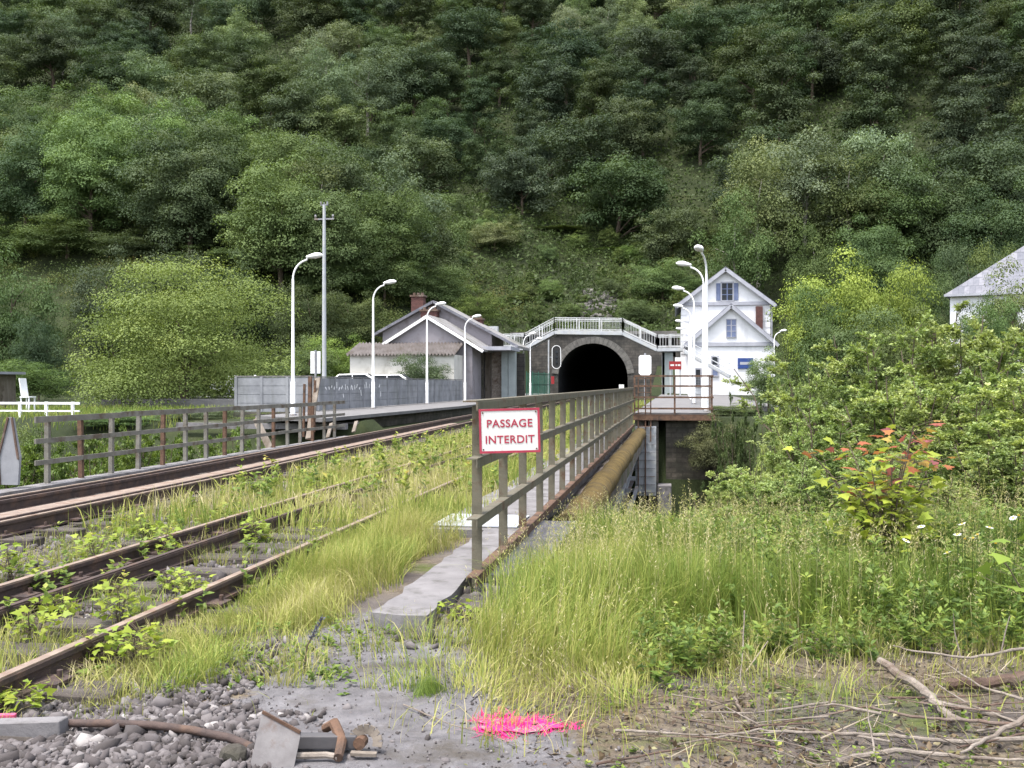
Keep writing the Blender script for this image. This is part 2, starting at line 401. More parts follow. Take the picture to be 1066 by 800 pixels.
def make_ground():
    xs = np.concatenate([np.linspace(-1500, -320, 12)[:-1], np.linspace(-320, -60, 53)[:-1], np.linspace(-60, -14, 47)[:-1], np.linspace(-14, 14, 141)[:-1],
                         np.linspace(14, 60, 47)[:-1], np.linspace(60, 240, 37)[:-1], np.linspace(240, 1500, 12)])
    ys = np.concatenate([np.linspace(-400, -20, 10)[:-1], np.linspace(-20, 2, 23)[:-1], np.linspace(2, 20, 91)[:-1], np.linspace(20, 60, 61)[:-1],
                         np.linspace(60, 139, 60)[:-1], np.linspace(139, 143, 9)[:-1], np.linspace(143, 460, 100)[:-1], np.linspace(460, 1500, 10)])
    X, Y = np.meshgrid(xs, ys)
    Z = ter(X, Y)
    nx, ny = len(xs), len(ys)
    V = np.stack([X, Y, Z], -1).reshape(-1, 3)
    i = np.arange(nx - 1)[None, :] + nx * np.arange(ny - 1)[:, None]
    F = np.stack([i, i + 1, i + 1 + nx, i + nx], -1).reshape(-1, 4)
    cx = V[F][:, :, 0].mean(1); cy = V[F][:, :, 1].mean(1)
    zr = np.ptp(V[F][:, :, 2], axis=1)
    keep = ~((np.abs(cx - TX) < 6.5) & (cy > TY - 0.5) & (cy < TY + 3) & (zr > 1.5))
    m, t, out = _nodes('ground')
    b = N(t, 'ShaderNodeBsdfPrincipled'); b.inputs['Roughness'].default_value = 0.95; b.inputs['Specular IOR Level'].default_value = 0.15
    soil = ramp(t, noise(t, 1.6, 10, 0.7), [(0.3, (0.06, 0.05, 0.046)), (0.5, (0.115, 0.10, 0.093)), (0.72, (0.18, 0.162, 0.15))])
    litter = ramp(t, noise(t, 14, 8, 0.75), [(0.35, (0.065, 0.048, 0.034)), (0.52, (0.135, 0.107, 0.074)), (0.7, (0.24, 0.205, 0.145))])
    fm = ramp(t, noise(t, 0.8, 5, 0.6), [(0.42, (0, 0, 0)), (0.56, (1, 1, 1))])
    col = mix(t, fm, soil, litter)
    moss = ramp(t, noise(t, 5, 8, 0.7), [(0.3, (0.045, 0.06, 0.018)), (0.7, (0.12, 0.14, 0.04))])
    fm2 = ramp(t, noise(t, 1.1, 8, 0.7, stretch=(1, 1, 1.3)), [(0.52, (0, 0, 0)), (0.64, (1, 1, 1))])
    col = mix(t, fm2, col, moss)
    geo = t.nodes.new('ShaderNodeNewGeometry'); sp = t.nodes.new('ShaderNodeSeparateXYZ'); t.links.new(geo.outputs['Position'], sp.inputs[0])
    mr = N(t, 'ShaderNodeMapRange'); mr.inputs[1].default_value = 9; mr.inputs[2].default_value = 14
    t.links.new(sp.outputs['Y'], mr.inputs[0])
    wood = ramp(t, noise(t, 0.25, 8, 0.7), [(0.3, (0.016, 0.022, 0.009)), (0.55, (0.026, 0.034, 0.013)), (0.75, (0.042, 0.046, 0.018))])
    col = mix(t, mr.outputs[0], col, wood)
    at = t.nodes.new('ShaderNodeAttribute'); at.attribute_name = 'gritty'
    ad = N(t, 'ShaderNodeMath', operation='ADD'); t.links.new(at.outputs['Fac'], ad.inputs[0]); t.links.new(noise(t, 9, 8, 0.7), ad.inputs[1])
    pf = ramp(t, ad.outputs[0], [(0.62, (0, 0, 0)), (0.8, (1, 1, 1))])
    grit = ramp(t, noise(t, 7, 8, 0.7), [(0.3, (0.095, 0.089, 0.093)), (0.7, (0.2, 0.19, 0.197))])
    col = mix(t, pf, col, grit)
    t.links.new(col, b.inputs['Base Color'])
    bn = t.nodes.new('ShaderNodeBump'); bn.inputs['Strength'].default_value = 0.8; bn.inputs['Distance'].default_value = 0.03
    t.links.new(noise(t, 22, 8, 0.75), bn.inputs['Height']); t.links.new(bn.outputs[0], b.inputs['Normal'])
    t.links.new(b.outputs[0], out.inputs['Surface'])
    me = np_mesh('ground', V, [F[keep]], m, smooth=True)
    a = me.attributes.new('gritty', 'FLOAT', 'POINT'); a.data.foreach_set('value', np.clip(.35 - poly_sd(V[:, 0], V[:, 1], pp) / .7, 0, 1).astype(np.float32))
    o = link('ground', me); tag(o, kind='structure')
make_ground()

def sheet(name, poly, z, mat, kind='structure', n=60):
    """a thin ragged-edged surface sheet following the ground"""
    pts = []
    k = len(poly)
    for i in range(k):
        a, b = np.array(poly[i][:2]), np.array(poly[(i + 1) % k][:2])
        L = np.linalg.norm(b - a); m = max(2, int(L / 0.12))
        for j in range(m):
            p = a + (b - a) * j / m
            q = p + np.array([vnoise(p[0], p[1], 0.3, 5), vnoise(p[0], p[1], 0.3, 6)]) * 0.09 + np.array([vnoise(p[0], p[1], 0.08, 5), vnoise(p[0], p[1], 0.08, 6)]) * 0.03
            pts.append(q)
    bm = bmesh.new()
    vs = [bm.verts.new((p[0], p[1], 0)) for p in pts]
    bm.faces.new(vs); bmesh.ops.triangulate(bm, faces=bm.faces[:])
    bmesh.ops.subdivide_edges(bm, edges=[e for e in bm.edges if e.calc_length() > 0.5], cuts=3, use_grid_fill=False)
    bmesh.ops.triangulate(bm, faces=bm.faces[:])
    for v in bm.verts: v.co.z = float(ter(v.co.x, v.co.y)) + z
    bmesh.ops.recalc_face_normals(bm, faces=bm.faces[:])
    me = bpy.data.meshes.new(name); bm.to_mesh(me); bm.free(); me.materials.append(mat)
    return tag(link(name, me), kind=kind)

sheet('path', [(p.x, p.y) for p in pp], 0.006, M['path'])

# water at the bottom of the gap
MBw = MB().quad((-300, 17, -4.95), (200, 17, -4.95), (200, 28, -4.95), (-300, 28, -4.95))
M['water'] = surf('river_water', (0.02, 0.025, 0.02), (0.03, 0.035, 0.025), 1, 0.08, bump=0.1, bump_scale=3, spec=0.5)
tag(MBw.build('river', M['water']), kind='structure')

# ------------------------------------------------------------------ tracks
def track_x(y):  return -7.69 - 0.0 * y - 0.034 * max(0, y - 14)

def rail_profile(mb, pts, top=0.0, h=0.16, head=0.07, foot=0.14, mi_head=1, mi=0):
    """rail as foot, web and head swept along pts (x, y)"""
    def strip(off_l, off_r, z0, z1, m):
        vs, fs = [], []
        for i, (x, y) in enumerate(pts):
            vs += [(x + off_l, y, z0), (x + off_r, y, z0), (x + off_r, y, z1), (x + off_l, y, z1)]
        n = len(pts)
        for i in range(n - 1):
            a, b = 4 * i, 4 * (i + 1)
            for j in range(4): fs.append((a + j, a + (j + 1) % 4, b + (j + 1) % 4, b + j))
        fs.append((0, 1, 2, 3)); e = 4 * (n - 1); fs.append((e + 3, e + 2, e + 1, e))
        mb.add(vs, fs, m)
    strip(-foot/2, foot/2, top - h, top - h + 0.022, mi)
    strip(-0.014, 0.014, top - h + 0.0225, top - 0.0405, mi)
    strip(-head/2, head/2, top - 0.04, top - 0.012, mi)
    strip(-head/2 + 0.008, head/2 - 0.008, top - 0.0119, top, mi_head)
    return mb

def make_track(name, label, xl, xr, y0, y1, sl_y0, sl_y1, step, check=None, ysamp=None, sl_len=2.5, zs=-0.145, h=0.16):
    t = thing(name, label, 'railway track', ((xl(0) + xr(0)) / 2, y0, 0))
    ysamp = ysamp or [y0, y1]
    for f in (xl, xr):
        rail_profile(MB(), [(f(y), y) for y in ysamp], h=h).build('rail', [M['rail'], M['rail_top']], t)
    for f, z in (check or []):
        rail_profile(MB(), [(f(y), y) for y in ysamp], top=z, head=0.06, h=h).build('check_rail', [M['rail'], M['rail']], t)
    y = sl_y0; r = random.Random(3)
    while y < sl_y1:
        c = (xl(y) + xr(y)) / 2 + r.uniform(-0.05, 0.05)
        mb = MB(); L = sl_len + r.uniform(-0.1, 0.1); ww = 0.24 + r.uniform(-0.02, 0.015)
        mb.box((c, y, zs - 0.07 + r.uniform(-0.012, 0.008)), (L, ww, 0.13), Matrix.Rotation(r.uniform(-0.03, 0.03), 3, 'Z'))
        s = mb.build('sleeper', M['sleeper'], t, bevel=0.012)
        for f in (xl, xr):
            cp = MB(); xx = f(y)
            cp.box((xx, y, zs + 0.012), (0.34, 0.17, 0.02))
            for sx in (-1, 1): cp.tube([(xx + sx * 0.11, y + sx * 0.04, zs + 0.015), (xx + sx * 0.11, y + sx * 0.04, zs + 0.06)], 0.017, 6)
            if y < 16: cp.build('chair_plate', M['rail'], s)
        y += step
    return t

ys_near = [1.0, 6, 10, 14, 20, 27, 34]
make_track('overgrown_track', 'rusty overgrown railway track in the foreground with weeds between its rails', lambda y: -4.75, lambda y: -3.27, 1.0, 34, 2.2, 15, 0.62,
           check=[(lambda y: -4.27, -0.005)], ysamp=ys_near, h=0.13, zs=-0.115)
mt = make_track('main_track', 'rusty main railway track on the left, beside the bridge railing and platform', lambda y: track_x(y) - 0.75, lambda y: track_x(y) + 0.75, 1.0, 139, 6, 34, 0.65,
           check=[(lambda y: track_x(y) - 0.55, -0.01), (lambda y: track_x(y) + 0.53, -0.012)], ysamp=[1, 6, 10, 14, 24, 40, 60, 90, 139])
# flat rusty steel cover strip along the inside of the near rail and the longitudinal timber under it
for side, x0, x1, z, nm, mm in ((1, 0.20, 0.49, -0.02, 'cover_strip', M['rail_top']), (1, 0.62, 0.95, -0.18, 'longitudinal_timber', M['sleeper']), (-1, -0.95, -0.62, -0.18, 'longitudinal_timber', M['sleeper'])):
    mb = MB(); th = 0.02 if nm == 'cover_strip' else 0.12
    yy = [3, 14, 24, 36]
    for a, b in zip(yy[:-1], yy[1:]):
        vs = []
        for y in (a, b):
            c = track_x(y); vs += [(c + x0, y, z - th), (c + x1, y, z - th), (c + x1, y, z), (c + x0, y, z)]
        mb.add(vs, [(0,1,5,4), (1,2,6,5), (2,3,7,6), (3,0,4,7)])
    mb.build(nm, mm, mt)

# ------------------------------------------------------------------ bridge
br = thing('railway_bridge', 'flat steel and concrete railway bridge carrying the tracks over the gap', 'bridge', (-5.6, 22, -0.3))
MB().span(-10.45, -1.05, 10.6, 34.6, -0.62, -0.245).build('deck', surf('deck_soil', (0.08, 0.065, 0.055), (0.2, 0.17, 0.15), 2, 0.95, stain=(0.07, 0.08, 0.03), stain_scale=1.1, bump=0.8, bump_scale=20), br)
for x in (-10.2, -8.4, -6.6, -4.8, -3.0, -1.55):
    mb = MB(); mb.span(x - 0.02, x + 0.02, 10.8, 34.4, -1.75, -0.625); mb.span(x - 0.18, x + 0.18, 10.8, 34.4, -1.79, -1.751); 
    mb.build('girder', M['dark_steel'], br)
for i, y in enumerate(np.arange(13, 34, 3.4)):
    mb = MB(); mb.bar((-10.15, y, -1.4), (-1.2, y, -1.4), 0.1, 0.12); mb.build('cross_girder', M['steel'], br)
for i, y in enumerate((20.5, 24.5, 28.5)):
    mb = MB()
    mb.bar((-1.5, y, -1.8), (-1.25, y + 3.8, -0.75), 0.1, 0.1); mb.build('brace', M['steel'], br)
    mb = MB(); mb.bar((-1.5, y, -2.9), (-1.25, y + 3.8, -1.9), 0.1, 0.1); mb.build('brace', M['steel'], br)
    mb = MB(); mb.bar((-2.3, y + 3.8, -2.0), (-1.2, y + 3.8, -2.0), 0.1, 0.1); mb.build('brace', M['steel'], br)
MB().span(-10.4, -1.3, 9.9, 10.58, -5.5, -0.27).build('abutment', M['rubble'], br)
MB().span(-10.4, -1.45, 34.62, 35.3, -5.5, -0.3).build('abutment', M['rubble'], br)

# walkway
wk = thing('concrete_walkway', 'worn grey concrete walkway slab running along the inside of the railing', 'walkway', (-1.8, 6.2, 0))
def ragged_slab(x0, x1, y0, y1, z0, z1, seed, step=0.16):
    r = random.Random(seed); out = []
    def edge(a, b):
        L = (Vector(b) - Vector(a)).length; n = max(2, int(L / step))
        return [Vector(a).lerp(Vector(b), i / n) + Vector((r.uniform(-.025, .025), r.uniform(-.04, .04), 0)) for i in range(n)]
    c = [(x0, y0, 0), (x1, y0, 0), (x1, y1, 0), (x0, y1, 0)]
    for i in range(4): out += edge(c[i], c[(i + 1) % 4])
    return MB().prism(out, (0, 0, z0), (0, 0, z1))
ragged_slab(-1.87, -1.52, 5.98, 9.6, -0.2, 0.0, 1, 0.2).build('slab', M['concrete'], wk)
ragged_slab(-2.42, -1.52, 9.62, 34.5, -0.22, -0.004, 4, 0.5).build('slab', M['concrete'], wk)
ragged_slab(-1.5, -1.04, 7.5, 10.6, -0.3, -0.035, 2).build('kerb_slab', M['concrete'], wk)
ragged_slab(-1.5, -1.15, 6.5, 7.45, -0.3, -0.07, 3).build('broken_kerb', M['rubble'], wk)
pl = thing('metal_plate', 'shiny galvanised steel plate laid across the concrete walkway', 'metal plate', (-1.95, 10.2, 0.004))
MB().span(-2.42, -1.56, 9.75, 10.62, 0.004, 0.016).build('sheet', M['galv'], pl)
mb = MB()
for i in range(9): mb.span(-2.40, -1.58, 9.8 + 0.095 * i, 9.812 + 0.095 * i, 0.0163, 0.021)
mb.build('tread_rib', M['pale_steel'], pl)

# pipe
mb = MB(); py_ = np.linspace(10.9, 34.2, 40); rp = random.Random(5)
mb.tube([(-1.17 + rp.uniform(-.01, .01), y, -0.2 + rp.uniform(-.012, .012)) for y in py_], [0.19 + rp.uniform(-.012, .014) for _ in py_], 14)
tag(mb.build('pipe', M['moss_pipe'], smooth=True), 'thick pipe covered in ochre moss running along the outside of the bridge railing', 'pipe')

# ------------------------------------------------------------------ bridge railing with the sign
RX = -1.45
rl = thing('bridge_railing', 'long weathered steel railing on the right edge of the bridge, with the warning sign', 'railing', (RX, 7.12, 0))
Hs = [1.305, 0.89, 0.46, 0.05]
ypost = [7.2 + 1.13 * i for i in range(24)]
rr = random.Random(11)
def rail_x(y): return RX + 0.045 * max(0, (9.8 - y)) * 0 
for i, y in enumerate(ypost):
    mb = MB(); x = RX + rr.uniform(-.012, .012); dx = rr.uniform(-.012, .012)
    # angle-iron post: two flanges
    z0 = -0.3 if i < 3 else -0.05
    mb.bar((x, y, z0), (x + dx, y + rr.uniform(-.01, .01), 1.27), 0.075, 0.012, up=(0, 1, 0))
    mb.bar((x - 0.03, y + 0.0365, z0), (x - 0.03 + dx, y + 0.0365, 1.27), 0.012, 0.06, up=(0, 1, 0))
    mb.build('post', M['rail_paint'], rl)
for k, h in enumerate(Hs):
    mb = MB()
    y0 = 6.93 if k else 6.98
    n = 12; ysn = np.linspace(y0, 33.95, n)
    for a, b in zip(ysn[:-1], ysn[1:]):
        za, zb = h + rr.uniform(-.006, .006), h + rr.uniform(-.006, .006)
        if k == 0:
            mb.bar((RX - 0.01, a, h), (RX - 0.01, b, h), 0.10, 0.012)
            mb.bar((RX + 0.044, a, h - 0.036), (RX + 0.044, b, h - 0.036), 0.012, 0.06)
        else:
            mb.bar((RX + 0.052, a, h - 0.03), (RX + 0.052, b, h - 0.03), 0.010, 0.058)
            mb.bar((RX + 0.0175, a, h + 0.006), (RX + 0.0175, b, h + 0.006), 0.079, 0.010)
    mb.build('rail', M['rail_paint'] if k < 3 else M['rust'], rl)
# wire mesh seen against the far part of the railing
mb = MB(); 
for i in range(90):
    yy_ = 16 + i * 0.2; mb.bar((RX - 0.06, yy_, 0.02), (RX - 0.06, yy_, 1.25), 0.008, 0.008, up=(0, 1, 0))
for h in np.arange(0.12, 1.25, 0.16): mb.bar((RX - 0.068, 16, h), (RX - 0.068, 33.8, h), 0.006, 0.006)
mb.build('wire_mesh', M['steel'], rl)

def text_mesh(body, size, mat, name, parent, loc, rot, ext=0.0015, space=1.0, align='CENTER', bold=0.0):
    cu = bpy.data.curves.new(name, 'FONT'); cu.body = body; cu.size = size; cu.align_x = align; cu.align_y = 'CENTER'
    cu.extrude = ext; cu.space_character = space; cu.offset = bold
    o = bpy.data.objects.new('tmp', cu); C.objects.link(o)
    dg = bpy.context.evaluated_depsgraph_get()
    me = bpy.data.meshes.new_from_object(o.evaluated_get(dg)); bpy.data.objects.remove(o)
    me.materials.clear(); me.materials.append(mat)
    Mx = Matrix.Translation(Vector(loc) - parent_loc(parent)) @ rot.to_4x4()
    me.transform(Mx)
    return link(name, me, parent)

sg_c = Pd(530.5, 448.5, 7.02)
sgn = thing('warning_sign', 'white warning sign with red border reading PASSAGE INTERDIT fixed to the railing end', 'sign', sg_c)
SW, SH = 0.435, 0.318
Rs = Matrix.Rotation(YAW * 0.9, 3, 'Z') @ Matrix.Rotation(math.radians(-1.5), 3, 'Y')
def sgp(x, y, z): return sg_c + Rs @ Vector((x, y, z))
MB().box(sgp(0, 0, 0), (SW, 0.006, SH), Rs).build('panel', M['sign_white'], sgn)
mb = MB(); bw = 0.016
for c, s in (((0, -.005, SH/2 - bw/2), (SW, .003, bw)), ((0, -.005, -SH/2 + bw/2), (SW, .003, bw)), ((-SW/2 + bw/2, -.005, 0), (bw, .003, SH - 2*bw)), ((SW/2 - bw/2, -.005, 0), (bw, .003, SH - 2*bw))):
    mb.box(sgp(*c), s, Rs)
mb.build('border', M['sign_red'], sgn)
Rt = Rs @ Matrix.Rotation(PI/2, 3, 'X')
text_mesh('PASSAGE', 0.078, M['sign_red'], 'lettering', sgn, sgp(0, -.0045, 0.05), Rt, space=1.08, bold=0.0012)
text_mesh('INTERDIT', 0.078, M['sign_red'], 'lettering', sgn, sgp(0, -.0045, -0.065), Rt, space=1.06, bold=0.0012)
mb = MB()
for x, z in ((-.19, .132), (.19, .132), (-.19, -.132), (.19, -.132)): mb.tube([sgp(x, -.009, z), sgp(x, -.003, z)], 0.006, 8)
mb.bar(sgp(-0.17, 0.02, 0.1), sgp(0.12, 0.02, 0.1), 0.025, 0.03); mb.bar(sgp(-0.17, 0.02, -0.1), sgp(0.12, 0.02, -0.1), 0.025, 0.03)
mb.build('fixing', M['rust'], sgn)

# ------------------------------------------------------------------ left railing
LX = -10.2
ll = thing('bridge_railing', 'long grey three-bar railing on the left edge of the bridge, beside the main track', 'railing', (LX, 12, -0.2))
pys = []; y = 14.9
while y < 29.5: pys.append(y); y += 0.93
for i, y in enumerate(pys):
    mb = MB(); mb.bar((LX + rr.uniform(-.01, .01), y, -0.3), (LX + rr.uniform(-.015, .015), y + rr.uniform(-.02, .02), 0.86), 0.075, 0.07, up=(0, 1, 0)); mb.build('post', M['rust'] if i % 3 == 1 else M['grey_rail'], ll)
for h, wz in ((0.86, 0.10), (0.5, 0.08), (0.16, 0.08)):
    mb = MB()
    for a, b in zip(np.linspace(14.5, 29.6, 7)[:-1], np.linspace(14.5, 29.6, 7)[1:]):
        mb.bar((LX + 0.055, a, h + rr.uniform(-.01, .01)), (LX + 0.055, b, h + rr.uniform(-.01, .01)), 0.03, wz)
    mb.build('rail', M['grey_rail'], ll)
MB().span(LX - 0.1, LX + 0.25, 11, 30, -0.3, -0.2).build('kerb', M['concrete'], ll)
for i, (px, pyb, pyt, Y, wd) in enumerate(((322, 458, 392, 27.6, 0.1), (316, 455, 400, 27.9, 0.06), (327, 450, 396, 28.2, 0.06))):
    b_, t_ = Pd(px, pyb, Y), Pd(px + 1, pyt, Y)
    mb = MB(); mb.bar(b_, t_, wd, wd, up=(0, 1, 0)); mb.build('rusty_post', M['rust'], ll)

bd = Pd(10, 505, 14.0)
pb = thing('pointed_board', 'tall pointed grey board with dark edges standing at the left end of the railing', 'board', bd)
yz = 1.02
o2 = [Vector((-.16, 0, 0)), Vector((.14, 0, 0)), Vector((.17, 0, .44)), Vector((.045, 0, 1.05)), Vector((-.02, 0, 1.05)), Vector((-.19, 0, .44))]
MB().prism([bd + p for p in o2], (0, 0, 0), (0, 0.05, 0)).build('panel', M['panel'], pb)
mb = MB(); mb.bar(bd + Vector((.155, -.012, 0.40)), bd + Vector((.045, -.012, 1.05)), 0.03, 0.022, up=(0, 1, 0)); mb.bar(bd + Vector((-.185, -.012, .42)), bd + Vector((-.16, -.012, 0)), 0.03, 0.022, up=(0, 1, 0))
mb.bar(bd + Vector((-.185, -.012, .44)), bd + Vector((-.02, -.012, 1.05)), 0.03, 0.022, up=(0, 1, 0)); mb.build('edge_strip', M['dark_wood'], pb)

# leaning timbers at the end of the left railing
for (a, b, Y0, Y1, wd, lab) in (((281, 467), (266, 436), 26.0, 26.6, 0.2, 'wide weathered plank leaning against the end of the left railing'),
                            ((321, 457), (331, 394), 27.0, 28.6, 0.17, 'long upright plank leaning at the railing end beside the concrete screen'),
                            ((341, 456), (345, 441), 29.5, 30.2, 0.12, 'short pale strut propped under the near platform edge'),
                            ((368, 450), (371, 439), 31.5, 32.0, 0.12, 'second pale strut under the platform edge, nearer the track')):
    p, q = Pd(*a, Y0), Pd(*b, Y1)
    mb = MB(); mb.bar(p, q, wd, 0.05, up=(0, 1, 0))
    tag(mb.build('timber_plank', M['plank'], bevel=0.006), lab, 'plank')

# ------------------------------------------------------------------ left platform, screen, lamps
lp = thing('station_platform', 'long tarmac-topped station platform on the left of the tracks', 'platform', (-13, 31, 0.3))
edge = [(-14.75, 33.4), (-11.45, 31.2), (-10.9, 50), (-11.3, 70), (-12.9, 118), (-19, 118), (-19, 88), (-15.2, 66), (-14.75, 40)]
rp = random.Random(8)
poly = [Vector((x, y, 0)) for x, y in edge]
MB().prism(poly, (0, 0, 0.18), (0, 0, 0.30)).build('surface', M['tarmac'], lp)
inner = [Vector((x - (-0.25 if x < -13.5 else 0.25), y, 0)) for x, y in [(-14.75, 37.5), (-11.5, 36.5), (-10.9, 50), (-11.3, 70), (-12.9, 117.8), (-18.5, 117.8), (-18.7, 88), (-15.0, 66), (-14.75, 40)]]
MB().prism(inner, (0, 0, -0.6), (0, 0, 0.178)).build('retaining_wall', M['rubble'], lp)
for y in (33.2, 34.6):
    mb = MB(); mb.bar((-17.6, y + 4.5 * 0, -0.05), (-11.3, y, -0.05), 0.25, 0.2); mb.build('beam', M['concrete'], lp)
MB().bar((-18.2, 35.5, -0.55), (-11.6, 35.5, -0.55), 0.5, 0.35).build('beam', M['concrete'], lp)

sc_ = thing('concrete_screen', 'grey concrete panel screen wall along the back of the left platform', 'wall', (-14.9, 40, 0.3))
def panel_run(a, b, zt, zb, npan, th=0.06):
    a, b = Vector(a), Vector(b)
    for i in range(npan):
        p, q = a.lerp(b, i / npan), a.lerp(b, (i + 1) / npan)
        mb = MB(); rows = 4
        for r in range(rows):
            z0 = zb + (zt - zb) * r / rows; z1 = zb + (zt - zb) * (r + 1) / rows - 0.02
            mb.bar((p.x, p.y, (z0 + z1) / 2), (q.x, q.y, (z0 + z1) / 2), th, z1 - z0)
        mb.bar((p.x, p.y, (zb + zt) / 2), (q.x, q.y, (zb + zt) / 2), th * 0.4, zt - zb - 0.03)
        mb.build('panel', M['panel'], sc_)
        m2 = MB(); m2.box((p.x, p.y, (zb + zt) / 2), (0.12, 0.12, zt - zb + 0.01)); m2.build('post', M['panel'], sc_)
    m2 = MB(); m2.bar((a.x, a.y, zt + 0.03), (b.x, b.y, zt + 0.03), 0.1, 0.045); m2.build('coping', M['concrete'], sc_)
cA, cB = Pd(329, 400, 39), Pd(481, 400, 66)
cL = Pd(246, 400, 39.2)
panel_run((cA.x, cA.y + 0.25, 0), (cB.x, cB.y, 0), 1.69, 0.33, 14)
panel_run((cL.x, cL.y, 0), (cA.x - 0.1, cA.y, 0), 1.72, 0.28, 3)
sk = MB(); sk.bar((cL.x, cL.y - 0.1, 0.16), (cA.x, cA.y - 0.1, 0.16), 0.35, 0.2); sk.build('footing', M['rubble'], sc_)
# worn white paint strokes
mb = MB(); rg = random.Random(4)
d = Vector((cB.x - cA.x, cB.y - cA.y, 0)); L = d.length; d.normalize(); nrm = Vector((d.y, -d.x, 0))
for i in range(26):
    s = 0.9 + i * 0.30 + rg.uniform(-.05, .05); h = rg.uniform(0.08, 0.28); zz = rg.choice((1.22, 1.2, 0.86)) + rg.uniform(-.05, .05)
    c = Vector((cA.x, cA.y + 0.25, 0)) + d * s + nrm * 0.034
    mb.bar((c.x, c.y, zz), (c.x + d.x * rg.uniform(-.15, .2), c.y + d.y * rg.uniform(-.15, .2), zz + h), 0.006, 0.06, up=d)
mb.build('paint_daub', M['white'], sc_)

def street_lamp(base, label, arm=1.0, ang=0.0, H=5.75, group=None, s=1.0):
    """tapered white post, curved arm towards angle ang (0 = +X), flat oval lantern"""
    t = thing('street_lamp', label, 'street lamp', base, 0, group)
    b = Vector(base); ax = Vector((math.cos(ang), math.sin(ang), 0))
    pts = [b, b + Vector((0, 0, 1.2)), b + Vector((0, 0, 1.25)), b + Vector((0, 0, H - 0.85))]
    rad = [0.085, 0.085, 0.065, 0.045]
    MB().tube(pts, rad, 10).build('post', M['white'], t, smooth=True)
    am = []; r = 0.6
    for k in range(9):
        a = k / 8 * PI * 0.44
        am.append(b + Vector((0, 0, H - 0.85)) + ax * (r * (1 - math.cos(a))) + Vector((0, 0, r * 1.15 * math.sin(a))))
    am.append(am[-1] + ax * max(0.05, arm - 0.55) + Vector((0, 0, 0.1)))
    MB().tube(am, 0.036, 8).build('arm', M['white'], t, smooth=True)
    e = am[-1]; m = MB(); n = 12
    for (zo, sl_, sw_) in ((0,) * 3,): pass
    prof = [(0.0, 0.05, 0.04), (0.12, 0.10, 0.085), (0.32, 0.16, 0.13), (0.5, 0.13, 0.10), (0.6, 0.03, 0.03)]
    side = Vector((-ax.y, ax.x, 0)); rings = []
    for d_, wd, hd in prof:
        c = e + ax * (d_ - 0.06) + Vector((0, 0, d_ * 0.12))
        rings.append([c + side * (wd * math.cos(2*PI*j/n)) + Vector((0, 0, hd * (math.sin(2*PI*j/n) if math.sin(2*PI*j/n) > 0 else 0.7 * math.sin(2*PI*j/n)))) for j in range(n)])
    vs = [v for r_ in rings for v in r_]; fs = []
    for i in range(len(prof) - 1):
        for j in range(n): fs.append((i*n+j, i*n+(j+1) % n, (i+1)*n+(j+1) % n, (i+1)*n+j))
    fs.append(tuple(reversed(range(n)))); fs.append(tuple((len(prof)-1)*n+j for j in range(n)))
    m.add(vs, fs); m.build('lantern', M['white'], t, smooth=True)
    MB().tube([b + Vector((0, 0, 0.0)), b + Vector((0, 0, 0.05))], 0.14, 10).build('base_plate', M['steel'], t)
    return t

def lamp_at(px, py_top, Y, label, arm, ang=0.0, zb=0.3, group='white station lamps'):
    p = Pd(px, py_top, Y); H = p.z - zb
    return street_lamp((p.x, p.y, zb), label, arm, ang, H, group)
GL, GR = 'white lamps on the left platform', 'white lamps on the right platform'
lamp_at(305, 266, 34.0, 'tall white street lamp nearest on the left platform, in front of the concrete screen end', 0.5, 0.15, group=GL)
lamp_at(388.5, 293.5, 44.2, 'second white lamp on the left platform, before the cream shed wall', 0.5, 0.1, group=GL)
lamp_at(444.5, 316, 54.5, 'third white lamp on the left platform, before the gable of the grey station', 0.5, 0.1, group=GL)
lamp_at(484, 329, 64, 'fourth white lamp on the left platform, at the end of the concrete screen', 0.5, 0.1, group=GL)
lamp_at(552, 352.5, 86, 'far white lamp at the left end of the footbridge, the smaller one behind it', 0.5, 0.1, group=GL)
lamp_at(545, 347, 84, 'lamp under the left stair of the white footbridge', 0.5, 0.1, group=GL)
lamp_at(735.5, 261, 36.0, 'tallest white lamp on the right platform, behind the corner of its railing', 0.4, -PI/2 - 0.35, 0.45, group=GR)
lamp_at(732.5, 274, 40.0, 'lamp with the long arm, second of the right platform row', 0.5, PI, 0.45, group=GR)
lamp_at(722.5, 299.5, 50.0, 'third lamp of the right platform row, left of the white house gable', 0.5, PI, 0.45, group=GR)
lamp_at(719.5, 318, 61.5, 'fourth lamp of the right platform row, with its head at the house eaves', 0.5, PI, 0.45, group=GR)
lamp_at(718, 334, 75.5, 'fifth lamp of the right platform row, head beside the house wall', 0.5, PI, 0.45, group=GR)
lamp_at(717, 342, 85, 'farthest lamp of the right platform row, head just above the footbridge rail', 0.5, PI, 0.45, group=GR)
lamp_at(806, 344, 88, 'white lamp to the right of the white house, half hidden by the bushes', 0.5, 0.15, 1.0, group='lamp by the house')

